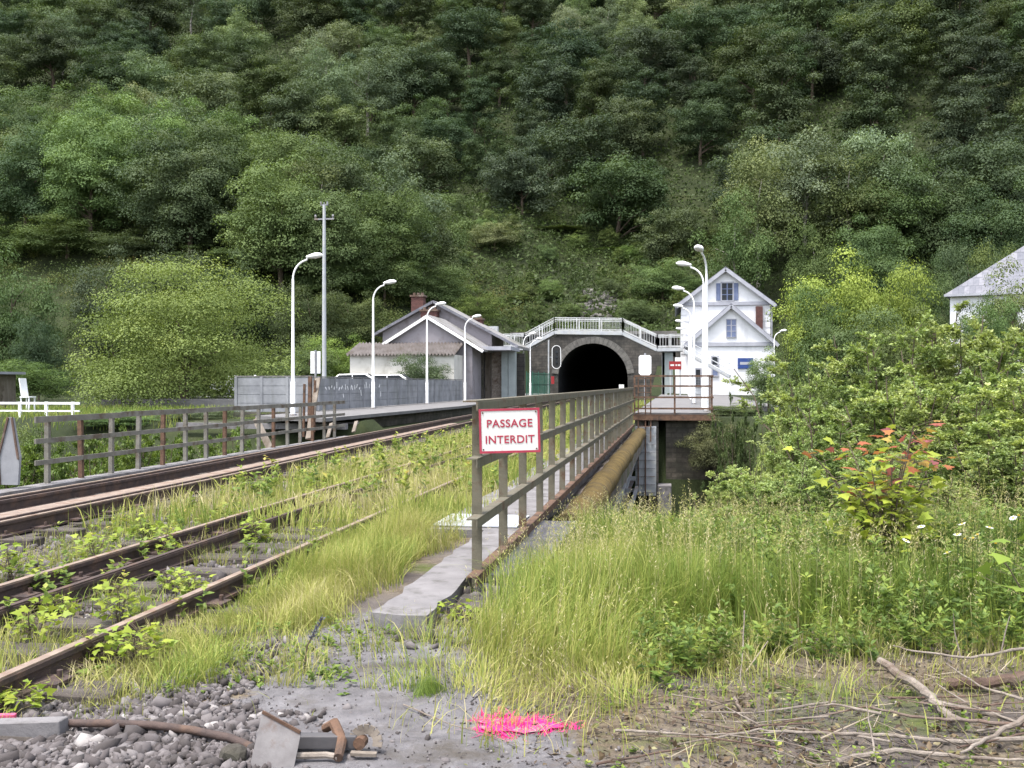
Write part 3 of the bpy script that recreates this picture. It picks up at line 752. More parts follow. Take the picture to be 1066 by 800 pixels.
# utility pole and platform sign back
up = Pd(337.5, 390, 52); top = Pd(337.5, 214, 52)
uo = thing('utility_pole', 'tall grey utility pole with insulator arms beside the first platform lamp', 'utility pole', (up.x, up.y, 0.2))
MB().tube([(up.x, up.y, 0.2), (up.x, up.y, 5), (up.x, up.y, top.z)], [0.13, 0.115, 0.085], 10).build('pole', M['pale_steel'], uo, smooth=True)
mb = MB(); mb.bar((up.x - 0.55, up.y, top.z - 0.75), (up.x + 0.55, up.y, top.z - 0.75), 0.08, 0.08); mb.build('cross_arm', M['steel'], uo)
for dx in (-.5, .5): MB().tube([(up.x + dx, up.y, top.z - 0.71), (up.x + dx, up.y, top.z - 0.6), (up.x + dx, up.y, top.z - 0.5)], [0.03, 0.07, 0.04], 8).build('insulator', M['steel'], uo)
mb = MB(); mb.bar((up.x - .22, up.y, top.z + 0.02), (up.x + .22, up.y, top.z + 0.02), 0.06, 0.05); mb.tube([(up.x, up.y, top.z - .1), (up.x, up.y, top.z + .16)], 0.04, 6); mb.build('pole_cap', M['steel'], uo)
for dx in (-.18, .18): MB().tube([(up.x + dx, up.y, top.z + 0.05), (up.x + dx, up.y, top.z + .2)], 0.05, 8).build('insulator', M['steel'], uo)
sp_ = Pd(328.5, 400, 43)
so_ = thing('platform_sign', 'blank white back of a station sign on a grey post above the screen', 'sign', (sp_.x, sp_.y, 0.3))
zt_ = Pd(328.5, 366, 43).z; zb_ = Pd(328.5, 389, 43).z
mb = MB(); mb.box((sp_.x, sp_.y, (zt_ + zb_) / 2), (0.46, 0.05, zt_ - zb_)); mb.build('panel', M['white'], so_)
MB().tube([(sp_.x + 0.02, sp_.y - 0.06, 0.3), (sp_.x + 0.02, sp_.y - 0.06, zt_ + 0.05)], 0.05, 8).build('post', M['steel'], so_)

# ------------------------------------------------------------------ right platform
P_R = thing('station_platform', 'right station platform with a rusty deck edge, carrying the white lamps', 'platform', (0.5, 36, 0.45))
MB().span(-1.42, 1.25, 34.2, 44, 0.22, 0.45).build('deck', M['tarmac'], P_R)
MB().span(-1.42, 4.5, 44.0, 100, 0.22, 0.448).build('deck', M['tarmac'], P_R)
MB().span(-1.45, 1.28, 34.1, 34.18, 0.2, 0.40).build('edge_beam', M['rust'], P_R)
mb = MB(); mb.span(-1.4, -1.1, 34.4, 99, -0.5, 0.218); mb.span(1.2, 4.4, 44.2, 99, -0.5, 0.218); mb.build('retaining_wall', M['rubble'], P_R)
ab = thing('stone_abutment', 'dark mossy stone abutment wall under the right platform', 'wall', (0.4, 34.8, -5))
MB().span(-0.35, 1.35, 34.5, 38, -5.2, 0.18).build('wall_face', M['rubble'], ab)
MB().span(-0.95, -0.6, 34.3, 34.75, -5.2, 0.18).build('pier', M['stone'], ab)
pr = thing('platform_railing', 'brown metal railing with mesh panel closing the end of the right platform', 'railing', (0, 34.1, 0.45))
for x in (-1.4, -0.05, 1.18):
    MB().bar((x, 34.1, 0.42), (x, 34.1, 1.72), 0.06, 0.06, up=(0, 1, 0)).build('post', M['rust'], pr)
for z in (1.70, 1.36, 0.98, 0.6):
    MB().bar((-1.4, 34.06, z), (1.2, 34.06, z), 0.04, 0.06).build('rail', M['rust'], pr)
for z in (1.70, 0.98, 0.6):
    MB().bar((1.22, 34.1, z), (1.22, 43.8, z), 0.04, 0.06).build('rail', M['rust'], pr)
for y in (37.3, 40.5, 43.8): MB().bar((1.22, y, 0.42), (1.22, y, 1.72), 0.06, 0.06, up=(0, 1, 0)).build('post', M['rust'], pr)
mb = MB()
for i in range(15): 
    x = 0.5 + i * 0.048; mb.bar((x, 34.13, 0.5), (x, 34.13, 1.69), 0.008, 0.008, up=(0, 1, 0))
for i in range(22): mb.bar((0.48, 34.14, 0.52 + i * 0.053), (1.18, 34.14, 0.52 + i * 0.053), 0.008, 0.008)
mb.build('mesh_panel', M['pale_steel'], pr)

ld = thing('inspection_ladder', 'tall pale grey inspection ladder with brown upper rails hanging beside the pier', 'ladder', (-1.05, 33.2, -2.6))
lz0, lz1 = Pd(670, 516, 33.2).z, Pd(670, 444, 33.2).z
xa, xb = Pd(661.5, 450, 33.2).x, Pd(683, 450, 33.2).x
MB().span(xa, xb, 33.22, 33.3, lz0, lz1).build('back_plate', M['pale_steel'], ld)
for i in range(9):
    z = lz0 + 0.1 + i * (lz1 - lz0 - 0.15) / 8
    MB().bar((xa + .02, 33.16, z), (xb - .02, 33.16, z), 0.03, 0.025).build('rung', M['steel'], ld)
zt2 = Pd(670, 393, 33.2).z
for x in (Pd(664.5, 420, 33.2).x, Pd(672, 420, 33.2).x, Pd(677.5, 420, 33.2).x):
    MB().bar((x, 33.14, lz0 if x < -1.0 else lz1 - 0.5), (x, 33.14, zt2), 0.04, 0.04, up=(0, 1, 0)).build('stile', M['rust'], ld)
for i in range(8):
    z = lz1 + i * (zt2 - lz1) / 7.2
    MB().bar((Pd(664, 420, 33.2).x, 33.1, z), (Pd(678, 420, 33.2).x, 33.1, z), 0.025, 0.025).build('rung', M['rust'], ld)
mb = MB(); mb.span(xb + 0.05, xb + 0.5, 33.1, 33.9, lz0 - 0.9, lz0 + 0.35); tag(mb.build('concrete_block', M['concrete'], bevel=0.02), 'pale concrete footing block beside the foot of the ladder', 'block')

# white square signal/board on a post and canopy frame at the far right platform
pz = Pd(671.5, 381, 48)
sb = thing('white_board', 'white eight-sided board on a post above the end railing of the right platform', 'board', (pz.x, pz.y, 0.45))
w_ = (Pd(678, 381, 48).x - Pd(665, 381, 48).x) / 2; hh = (Pd(671, 371, 48).z - Pd(671, 393, 48).z) / 2
o8 = [(-w_, hh*.85), (-w_*.75, hh), (w_*.75, hh), (w_, hh*.85), (w_, -hh*.7), (w_*.5, -hh), (-w_*.5, -hh), (-w_, -hh*.7)]
MB().prism([Vector((pz.x + a, pz.y, pz.z + b)) for a, b in o8], (0, -.05, 0), (0, .05, 0)).build('panel', M['white'], sb)
MB().tube([(pz.x, pz.y + .1, 0.45), (pz.x, pz.y + .1, pz.z + hh + .1)], 0.05, 8).build('post', M['steel'], sb)
# ------------------------------------------------------------------ tunnel portal
tp = thing('tunnel_portal', 'dark stone railway tunnel portal with a pale arch ring, below the wooded hill', 'tunnel', (TX, TY, -0.3))
W, HT = 11.5, 8.4
outline = []
NA = 28
inner = [(TX + TR * math.cos(a), TZ + TR * math.sin(a)) for a in np.linspace(0, PI, NA)]
inner = [(TX + TR, -0.4)] + inner + [(TX - TR, -0.4)]
outer = []
for (x, z) in inner:
    dx, dz = x - TX, z - TZ
    if z < TZ: outer.append((TX + math.copysign(W, dx), z))
    else:
        s = min(W / max(abs(dx), 1e-6), (HT - TZ) / max(dz, 1e-6)); outer.append((TX + dx * s, TZ + dz * s))
mb = MB(); n = len(inner)
vs = [(x, TY, z) for x, z in inner] + [(x, TY, z) for x, z in outer] + [(x, TY + 0.9, z) for x, z in inner] + [(x, TY + 0.9, z) for x, z in outer]
fs = []
for i in range(n - 1):
    fs += [(i, i+1, n+i+1, n+i), (2*n+i, 3*n+i, 3*n+i+1, 2*n+i+1), (i, 2*n+i, 2*n+i+1, i+1), (n+i, n+i+1, 3*n+i+1, 3*n+i)]
mb.add(vs, fs)
for cx in (-1, 1):    # corners of the spandrel
    mb.add([(TX + cx*W, TY, HT), (TX + cx*W, TY + .9, HT), (TX + cx*W*.6, TY, HT), (TX + cx*W*.6, TY+.9, HT), (TX+cx*W, TY, HT*.6), (TX+cx*W, TY+.9, HT*.6)],
           [(0, 2, 4), (1, 5, 3), (0, 1, 3, 2), (0, 4, 5, 1)])
mb.build('facing', M['stone'], tp)
mb = MB()
for i in range(2, 27):
    a0, a1 = PI * (i - 1) / 27 + .004, PI * i / 27 - .004
    pts = [Vector((TX + r * math.cos(a), TY - 0.12, TZ + r * math.sin(a))) for r, a in ((TR + .003, a0), (TR + .95, a0), (TR + .95, a1), (TR + .003, a1))]
    mb.prism(pts, (0, 0, 0), (0, 0.3, 0))
mb.build('arch_ring', M['pale_stone'], tp)
MB().span(TX - W - .2, TX + W + .2, TY - .25, TY + 1.0, HT + .002, HT + .4).build('coping', M['pale_stone'], tp)
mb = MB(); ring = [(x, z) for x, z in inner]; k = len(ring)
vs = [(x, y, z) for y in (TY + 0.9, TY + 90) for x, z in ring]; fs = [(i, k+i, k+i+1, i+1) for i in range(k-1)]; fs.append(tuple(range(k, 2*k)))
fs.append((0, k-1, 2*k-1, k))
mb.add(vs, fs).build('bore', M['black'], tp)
for sx in (-1, 1):
    mb = MB(); x0 = TX + sx * (W + .02)
    mb.add([(x0, TY, -.4), (x0, TY, HT - .5), (x0 + sx*7, TY - 8, 2.2), (x0 + sx*7, TY - 8, -.4), (x0, TY+.8, -.4), (x0, TY+.8, HT-.5), (x0 + sx*7.5, TY - 7.3, 2.2), (x0 + sx*7.5, TY-7.3, -.4)],
           [(0,1,2,3), (7,6,5,4), (1,5,6,2), (0,4,5,1), (3,2,6,7)])
    mb.build('wing_wall', M['stone'], tp)

# ------------------------------------------------------------------ footbridge
FY = 94.0
fb = thing('footbridge', 'white railed footbridge arching over the tracks in front of the tunnel mouth', 'footbridge', Pd(617, 400, FY))
kp = [(518, 362), (546, 361), (577, 344.5), (648, 345.5), (684, 362.5), (711, 362)]
P3 = [Pd(x, y, FY) for x, y in kp]; Q3 = [p + Vector((0, 2.2, 0)) for p in P3]
for a, b, in zip(P3[:-1], P3[1:]):
    mb = MB(); c0, c1 = a + Vector((0, 1.1, -0.15)), b + Vector((0, 1.1, -0.15))
    mb.bar(c0, c1, 2.1, 0.2); mb.build('deck', M['steel'], fb)
    for dy in (0, 2.2):
        mb = MB(); mb.bar(a + Vector((0, dy, -0.16)), b + Vector((0, dy, -0.16)), 0.1, 0.32); mb.build('side_beam', M['pale_steel'], fb)
rh = 1.25
for dy in (0, 2.2):
    for si, (a, b) in enumerate(zip(P3[:-1], P3[1:])):
        L = (b - a).length; o = Vector((0, dy, 0)); up3 = Vector((0, 0, 1))
        mb = MB(); mb.bar(a + o + up3 * rh, b + o + up3 * rh, 0.05, 0.07); mb.build('handrail', M['bridge_white'], fb)
        mb = MB(); mb.bar(a + o + up3 * .16, b + o + up3 * .16, 0.05, 0.07)
        nb = int(L / 0.26)
        for i in range(1, nb):
            p = a.lerp(b, i / nb) + o; mb.bar(p + up3 * .16, p + up3 * (rh - .04), 0.022, 0.03, up=(0, 1, 0))
        mb.bar(a + o + up3 * (rh - .17), b + o + up3 * (rh - .17), 0.04, 0.05)
        mb.build('baluster_panel', M['bridge_white'], fb)
        m = {2: 3, 0: 2, 4: 2}.get(si, 2)
        for i in range(m + 1):
            p = a.lerp(b, i / m) + o
            MB().bar(p + up3 * 0.03, p + up3 * (rh + .03), 0.09, 0.1, up=(0, 1, 0)).build('post', M['bridge_white'], fb)
for px, wd, mt_ in ((695, 1.0, M['canopy_col']), (690.5, .25, M['pale_steel'])):
    p = Pd(px, 364, FY + 1)
    MB().span(p.x - wd/2, p.x + wd/2, FY + .6, FY + 1.6, 0.3, p.z - .3).build('support', mt_, fb)
for px in (533, 526):
    p = Pd(px, 366, FY + 1)
    MB().span(p.x - .3, p.x + .3, FY + .6, FY + 1.6, 0.2, p.z - .3).build('support', M['canopy_col'], fb)
p = Pd(514, 352, FY + 1); MB().span(p.x - .55, p.x + .45, FY + .5, FY + 1.2, p.z - 2.2, p.z + 1.1).build('end_screen', M['pale_steel'], fb)
# stairs on the right side, coming down towards the viewer beside the white house
s0, s1 = Pd(713, 366, 92), Pd(760, 392, 86)
mb = MB(); mb.bar(s0 + Vector((0, 0, .0)), s1, 0.12, 0.3); mb.bar(s0 + Vector((0, 1.6, 0)), s1 + Vector((0, 1.6, 0)), 0.12, 0.3)
for i in range(16):
    q = s0.lerp(s1, (i + .5) / 16); mb.box((q.x, q.y + .8, q.z), (0.32, 1.5, 0.05))
mb.build('stair', M['pale_steel'], fb)
for h in (1.05, .55):
    MB().bar(s0 + Vector((0, 0, h)), s1 + Vector((0, 0, h)), 0.05, 0.06).build('handrail', M['pale_steel'], fb)

# signals and boards near the tunnel
g = Pd(575, 410, 118); gt = Pd(575, 352, 118)
sgl = thing('railway_signal', 'railway signal with an oval black target at the left of the tunnel mouth', 'signal', (g.x, g.y, -.28))
MB().tube([(g.x - .45, g.y, -.28), (g.x - .45, g.y, gt.z)], 0.09, 8).build('post', M['pale_steel'], sgl)
oc = Pd(579.5, 372, 118); ow, oh = .5, 1.35
def oval(w, h): return [Vector((oc.x + w * math.cos(a), oc.y, oc.z + (h - w) * (1 if math.sin(a) > 0 else -1) + w * math.sin(a))) for a in np.linspace(0, 2*PI, 24)[:-1]]
MB().prism(oval(ow, oh), (0, -.2, 0), (0, -.1, 0)).build('target', M['rubber'], sgl)
rim = MB(); ov = oval(ow + .02, oh + .02)
for a, b in zip(ov, ov[1:] + ov[:1]): rim.bar(a + Vector((0, -.22, 0)), b + Vector((0, -.22, 0)), 0.07, 0.07, up=(0, 1, 0))
rim.build('rim', M['white'], sgl)
for dz in (-.6, 0, .6): MB().tube([(oc.x, oc.y - .3, oc.z + dz), (oc.x, oc.y - .16, oc.z + dz)], 0.14, 10).build('lamp', M['glass'], sgl)
MB().bar((g.x - .45, g.y, oc.z), (oc.x, oc.y, oc.z), .08, .08).build('bracket', M['steel'], sgl)
MB().span(g.x - .1, g.x + .25, g.y - .3, g.y, Pd(575, 400, 118).z, Pd(575, 392, 118).z).build('marker_plate', M['red_paint'], sgl)
rd = Pd(703, 380.5, 84)
rs_ = thing('red_information_board', 'red information board on two pale posts beside the white house', 'information board', (rd.x, rd.y, .45))
MB().span(rd.x - .5, rd.x + .5, rd.y - .08, rd.y + .08, rd.z - .35, rd.z + .33).build('board', M['red_paint'], rs_)
mb = MB()
for i, (x0, x1) in enumerate(((-.4, -.1), (.02, .14), (.2, .42))): mb.span(rd.x + x0, rd.x + x1, rd.y - .09, rd.y - .082, rd.z - .06, rd.z + .08)
mb.build('pale_marking', M['sign_white'], rs_)
for dx in (-.4, .4): MB().tube([(rd.x + dx, rd.y, .45), (rd.x + dx, rd.y, rd.z - .3)], .06, 8).build('post', M['pale_steel'], rs_)
wb = Pd(647, 404, 112)
wt_ = thing('marker_post', 'small white marker at the right foot of the tunnel mouth', 'marker', (wb.x, wb.y, -.28))
MB().tube([(wb.x, wb.y, -.28), (wb.x, wb.y, wb.z)], .07, 8).build('post', M['white'], wt_)
MB().span(wb.x - .28, wb.x + .28, wb.y - .1, wb.y - .02, wb.z - .3, wb.z + .38).build('plate', M['white'], wt_)
# green wire fence left of the tunnel
gf0, gf1 = Pd(548, 412, 100), Pd(572, 412, 108)
gfn = thing('wire_fence', 'green wire fence between the station canopy and the tunnel', 'fence', gf0)
mb = MB()
for i in range(40):
    q = gf0.lerp(gf1, i / 39); mb.bar((q.x, q.y, 0), (q.x, q.y, 2.6), .03, .03, up=(0, 1, 0))
for z in (.3, 1.4, 2.5): mb.bar((gf0.x, gf0.y, z), (gf1.x, gf1.y, z), .04, .04)
mb.build('wire_panel', M['green_mesh'], gfn)
for i in range(5):
    q = gf0.lerp(gf1, i / 4); MB().bar((q.x, q.y + .05, 0), (q.x, q.y + .05, 2.75), .07, .07, up=(0, 1, 0)).build('post', M['green_mesh'], gfn)

# ------------------------------------------------------------------ the white house
HY = 97.0
L_, R_ = Pd(709, 330, HY).x, Pd(802, 330, HY).x
ze, za = Pd(709, 316.5, HY).z, Pd(757, 281, HY).z
mxh = (L_ + R_) / 2
hs_ = thing('white_house', 'tall white gabled house with a lower gabled wing and blue shutters beside the tunnel', 'house', (mxh, HY, .4))
def gable_block(L, R, y0, y1, zb, ze, za, name='wall', mat=M['render_white']):
    c = (L + R) / 2
    poly = [Vector((L, y0, zb)), Vector((R, y0, zb)), Vector((R, y0, ze)), Vector((c, y0, za)), Vector((L, y0, ze))]
    return MB().prism(poly, (0, 0, 0), (0, y1 - y0, 0)).build(name, mat, hs_)
def gable_roof(L, R, y0, y1, ze, za, ov=.45, th=.22, fo=.45, mat=M['slate'], parent=None, name='roof'):
    c = (L + R) / 2; s = (za - ze) / (c - L); mb = MB()
    for sx in (-1, 1):
        ex = c + sx * ((c - L) + ov); ez = ze - s * ov
        poly = [Vector((ex, y0 - fo, ez + .05)), Vector((c, y0 - fo, za + .05)), Vector((c, y0 - fo, za + .05 + th)), Vector((ex, y0 - fo, ez + .05 + th))]
        mb.prism(poly, (0, 0, 0), (0, y1 - y0 + 2 * fo, 0))
    return mb.build(name, mat, parent or hs_)
gable_block(L_, R_, HY, HY + 13, .2, ze, za)
rf = gable_roof(L_, R_, HY, HY + 13, ze, za)
def rake(L, R, y, ze, za, ov, zoff, w, mat, parent, name):
    c = (L + R) / 2; s = (za - ze) / (c - L); mb = MB()
    for sx in (-1, 1):
        a = Vector((c, y, za + zoff)); b = Vector((c + sx * ((c - L) + ov), y, ze - s * ov + zoff)); mb.bar(a, b, .1, w)
    return mb.build(name, mat, parent)
rake(L_, R_, HY - .5, ze, za, .45, .0, .32, M['trim_grey'], hs_, 'barge_board')
MB().span(L_ - .3, R_ + .3, HY - .18, HY - .004, ze - .2, ze + .12).build('cornice', M['trim_grey'], hs_)
mb = MB()
for i in range(14):
    w_ = .75 if i % 2 else .5
    z = .6 + i * .62
    if z + .5 < ze - .25:
        mb.span(L_ + .002, L_ + w_, HY - .07, HY - .003, z, z + .5); mb.span(R_ - w_, R_ - .002, HY - .07, HY - .003, z, z + .5)
mb.build('quoin', M['render_white'], hs_)
def window(px0, px1, py0, py1, Y, parent, mat, fw=.12, name='window', shutters=None, bars=True, arch=False):
    a, b = Pd(px0, py1, Y), Pd(px1, py0, Y)
    f = MB(); x0, x1, z0, z1 = a.x, b.x, a.z, b.z
    f.span(x0 - fw, x1 + fw, Y - .09, Y - .004, z1 + .002, z1 + fw * 1.2); f.span(x0 - fw, x1 + fw, Y - .14, Y - .004, z0 - fw, z0 - .002)
    f.span(x0 - fw, x0 - .002, Y - .09, Y - .004, z0, z1); f.span(x1 + .002, x1 + fw, Y - .09, Y - .004, z0, z1)
    w = f.build(name, M['trim_grey'], parent)
    MB().span(x0, x1, Y - .05, Y - .006, z0, z1).build('pane', mat, w)
    if bars:
        m = MB(); c = (x0 + x1) / 2; m.span(c - .05, c + .05, Y - .08, Y - .053, z0, z1)
        for k in (1, 2): m.span(x0, c - .052, Y - .075, Y - .053, z0 + (z1-z0)*k/3 - .03, z0 + (z1-z0)*k/3 + .03); m.span(c + .052, x1, Y - .075, Y - .053, z0 + (z1-z0)*k/3 - .03, z0 + (z1-z0)*k/3 + .03)
        m.build('glazing_bar', M['blue_shutter'] if mat != M['blue_shutter'] else M['trim_grey'], w)
    if shutters:
        for sx in (-1, 1):
            sw = (x1 - x0) * .4
            m = MB(); xx0 = x1 + fw + .02 if sx > 0 else x0 - fw - .02 - sw
            m.span(xx0, xx0 + sw, Y - .1, Y - .03, z0, z1); m.build('shutter', M['blue_shutter'], w)
    return w
window(751.5, 762.5, 295, 313, HY, hs_, M['glass'], shutters=True)
MB().tube([(R_ + .12, HY - .12, .4), (R_ + .12, HY - .12, ze - .3)], .06, 8).build('downpipe', M['trim_grey'], hs_)
mb = MB()
for sx, xx in ((-1, L_ - .5), (1, R_ + .5)): mb.tube([(xx, HY - .5, ze - .32), (xx, HY + 13.4, ze - .32)], .08, 8)
mb.build('gutter', M['trim_grey'], hs_)
# lower wing
WY = 93.0
l2, r2 = Pd(706, 355, WY).x, Pd(806, 355, WY).x
z2e, z2a = Pd(712, 357.5, WY).z, Pd(762, 319, WY).z
l2, r2 = Pd(716.5, 355, WY).x, Pd(806, 355, WY).x
gable_block(l2, r2, WY, HY - .01, .2, z2e, z2a)
gable_roof(l2, r2, WY, HY - .02, z2e, z2a, fo=.0 + .35, ov=.35)
rake(l2, r2, WY - .4, z2e, z2a, .35, .0, .3, M['trim_grey'], hs_, 'barge_board')
MB().span(l2 - .1, r2 + .1, WY - .15, WY - .004, z2e - .3, z2e + .05).build('cornice', M['trim_grey'], hs_)
window(756.5, 766, 333, 351, WY, hs_, M['blue_shutter'], fw=.06)
window(741.5, 747, 372, 380, WY, hs_, M['glass'], bars=False)
window(742, 747, 384, 391, WY, hs_, M['blue_shutter'], bars=False)
window(724.5, 729, 385, 402, WY, hs_, M['glass'], bars=False, name='door')
window(733, 735, 385, 402, WY, hs_, M['glass'], bars=False)
a, b = Pd(768, 384, WY), Pd(784, 373, WY)
bs = MB().span(a.x, b.x, WY - .1, WY - .01, a.z, b.z).build('station_name_board', M['blue_sign'], hs_)
mb = MB(); mb.span(a.x + .2, b.x - .2, WY - .106, WY - .102, (a.z+b.z)/2 - .12, (a.z+b.z)/2 + .12)
mb.build('pale_stripe', M['trim_grey'], bs)
ca, cb = Pd(787, 340, HY - .4), Pd(794, 318, HY - .4)
MB().span(ca.x, cb.x, HY - .55, HY - .02, 2.0, cb.z - .1).build('chimney_breast', M['brick'], hs_)
# lean-to left of the wing with rail stairs (pale)
MB().span(l2 - 1.2, l2 - .01, WY + .8, HY - .03, .3, Pd(712, 372, WY).z).build('porch', M['render_white'], hs_)

# right-hand house with the slate roof
H2 = 82.0
x0 = Pd(989, 330, H2).x; zt = Pd(989, 307.5, H2).z; x1 = x0 + 14
h2 = thing('white_house', 'white house with a grey slate roof among the trees on the far right', 'house', (x0, H2, 1.5))
MB().span(x0, x1, H2, H2 + 10, 1.5, zt).build('wall', M['render_white'], h2)
zr = Pd(1064, 267, H2 + 3).z
mb = MB()
e0, e1, er = x0 - .4, x1 + .4, zt
rx0, rx1, ry = x0 + 4.6, x1 - 4.6, H2 + 5
mb.add([(e0, H2 - .4, er), (e1, H2 - .4, er), (e1, H2 + 10.4, er), (e0, H2 + 10.4, er), (rx0 + 1, ry, zr + 1.2), (rx1 - 1, ry, zr + 1.2)], [(0,1,5,4), (1,2,5), (2,3,4,5), (3,0,4), (3,2,1,0)])
mb.build('roof', M['slate'], h2)
mb = MB(); mb.bar((e0, H2 - .42, er - .05), (e1, H2 - .42, er - .05), .12, .18); mb.build('gutter', M['trim_grey'], h2)
for dx in (3.6, 8.2):
    m = MB(); m.span(x0 + dx, x0 + dx + 1.1, H2 - .06, H2 - .004, zt - 2.4, zt - .7); wn = m.build('window', M['trim_grey'], h2)
    MB().span(x0 + dx + .1, x0 + dx + 1.0, H2 - .08, H2 - .062, zt - 2.3, zt - .8).build('pane', M['glass'], wn)

h2.rotation_euler.z = -0.33
# ------------------------------------------------------------------ grey station building on the left
SY = 72.0
gl, gr = Pd(394, 360, SY).x, Pd(482, 366, SY).x
zg, ga = Pd(395, 363, SY).z, Pd(445, 330.5, SY).z
st = thing('station_building', 'grey gabled station building with red brick chimneys and a canopy on stone walls', 'station building', ((gl + gr) / 2, SY, .2))
cgx = Pd(445, 340, SY).x
hw = max(cgx - gl, gr - cgx)
poly = [Vector((cgx - hw, SY, .2)), Vector((cgx + hw * .9, SY, .2)), Vector((cgx + hw * .9, SY, zg)), Vector((cgx, SY, ga)), Vector((cgx - hw, SY, zg))]
MB().prism(poly, (0, 0, 0), (0, 10, 0)).build('wall', M['mauve'], st)
s_ = (ga - zg) / hw
mb = MB()
for sx in (-1, 1):
    ex = cgx + sx * (hw + .5); ez = zg - s_ * .5
    mb.prism([Vector((ex, SY - .3, ez + .04)), Vector((cgx, SY - .3, ga + .04)), Vector((cgx, SY - .3, ga + .2)), Vector((ex, SY - .3, ez + .2))], (0, 0, 0), (0, 10.3, 0))
r1 = mb.build('roof', M['old_roof'], st)
mb = MB()
for sx in (-1, 1): mb.bar((cgx, SY - .34, ga + .02), (cgx + sx * (hw + .5), SY - .34, zg - s_ * .5 + .02), .06, .2)
mb.build('barge_board', M['white'], st)
# taller main building behind, roof sloping to the track side
BY = 78.0
rL, rR = Pd(437, 320, BY + 5), Pd(448, 316, BY)
ex, ez = Pd(548, 364, BY + 4).x, Pd(520, 363, BY).z
rzx, rzz = Pd(452, 316, BY).x, Pd(452, 316, BY).z
sl_ = (rzz - ez) / (ex - rzx); lx_ = Pd(391, 360, BY).x; lz_ = rzz - sl_ * (rzx - lx_)
body_r = ex - 2.2
MB().prism([Vector((lx_ + .6, BY, .2)), Vector((body_r, BY, .2)), Vector((body_r, BY, ez - .04 + sl_ * (ex - body_r))), Vector((rzx, BY, rzz - .04)), Vector((lx_ + .6, BY, lz_ - .04 + .6 * sl_))], (0, 0, 0), (0, 5.6, 0)).build('wall', M['mauve'], st)
mb = MB()
for sx, xx, zz in ((1, ex, ez), (-1, lx_, lz_)):
    mb.prism([Vector((xx, BY - .4, zz)), Vector((rzx, BY - .4, rzz)), Vector((rzx, BY - .4, rzz + .2)), Vector((xx, BY - .4, zz + .2))], (0, 0, 0), (0, 6.4, 0))
r2_ = mb.build('roof', M['old_roof'], st)
mb = MB()
for sx, xx, zz in ((1, ex, ez), (-1, lx_, lz_)): mb.bar((rzx, BY - .46, rzz + .1), (xx, BY - .46, zz + .1), .08, .2)
mb.build('barge_board', M['slate'], st)
for (px0, px1, py0, py1, Y, rf_) in ((428, 440.5, 306, 332, BY + 4.4, r2_), (438, 454.5, 321, 334, SY + 5, r1), (487, 501.5, 330, 346, BY + 4.6, r2_)):
    a, b = Pd(px0, py1, Y), Pd(px1, py0, Y)
    ch = MB().span(a.x, b.x, Y, Y + .9, a.z - 1.2, b.z - .25).build('chimney', M['brick'], rf_)
    m = MB(); m.span(a.x - .1, b.x + .1, Y - .1, Y + 1, b.z - .248, b.z - .1)
    for k in range(3): m.tube([(a.x + (b.x - a.x) * (k + .5) / 3, Y + .45, b.z - .1), (a.x + (b.x - a.x) * (k + .5) / 3, Y + .45, b.z + .12)], .13, 8)
    m.build('chimney_cap', M['dark_wood'], rf_)
# platform canopy slab and its columns
cz = Pd(500, 363.5, SY + 2).z
cxl, cxr = Pd(478, 364, SY + 2).x, Pd(538, 364, SY + 4).x
MB().span(cxl, cxr, SY + 1.2, SY + 5.4, cz - .12, cz + .16).build('canopy', M['trim_grey'], st)
for px, wd in ((526, .5), (533.5, .55)):
    p = Pd(px, 390, SY + 4); MB().span(p.x - wd/2, p.x + wd/2, SY + 3.7, SY + 4.3, .3, cz - .122).build('column', M['canopy_col'], st)
for px0, px1, Y, mm in ((494, 503, SY + 3.4, M['rubble']), (512, 524, SY + 4.2, M['dead_wood']), (484, 491, SY + 6, M['pale_steel']), (505, 511, SY + 4.6, M['plank']), (535, 546, SY + 9, M['stone'])):
    a, b = Pd(px0, 400, Y), Pd(px1, 400, Y)
    MB().span(a.x, b.x, Y, Y + .4, .3, cz - .13).build('pier', mm, st)
# lean-to shed with corrugated roof
sa, sb_ = Pd(363, 372, SY - 3), Pd(474, 372, SY - 3)
sh = thing('lean_to_shed', 'long low cream shed with a brown corrugated roof in front of the station gable', 'shed', ((sa.x + sb_.x) / 2, SY - 3, .2))
zs0, zs1 = Pd(400, 369.5, SY - 3.2).z, Pd(400, 360.5, SY - 3.2).z
MB().span(sa.x + .1, sb_.x - .1, SY - 3, SY - .02, .2, zs0).build('wall', M['cream'], sh)
mb = MB(); nn = 64
vs = []
for i in range(nn + 1):
    x = sa.x - .1 + (sb_.x - sa.x + .2) * i / nn; dz = .09 * math.cos(i * PI)
    vs += [(x, SY - 3.3, zs0 + dz), (x, SY - .06, zs1 + .35 + dz), (x, SY - 3.3, zs0 + dz - .03), (x, SY - .06, zs1 + .32 + dz)]
fs = []
for i in range(nn):
    a = 4 * i; fs += [(a, a+4, a+5, a+1), (a+2, a+3, a+7, a+6), (a, a+2, a+6, a+4), (a+1, a+5, a+7, a+3)]
mb.add(vs, fs).build('roof', M['corrugated'], sh)
dd = Pd(414, 380, SY - 3)
MB().span(dd.x - .35, dd.x + .35, SY - 3.05, SY - 3.003, .3, 2.0).build('door', M['plank'], sh)

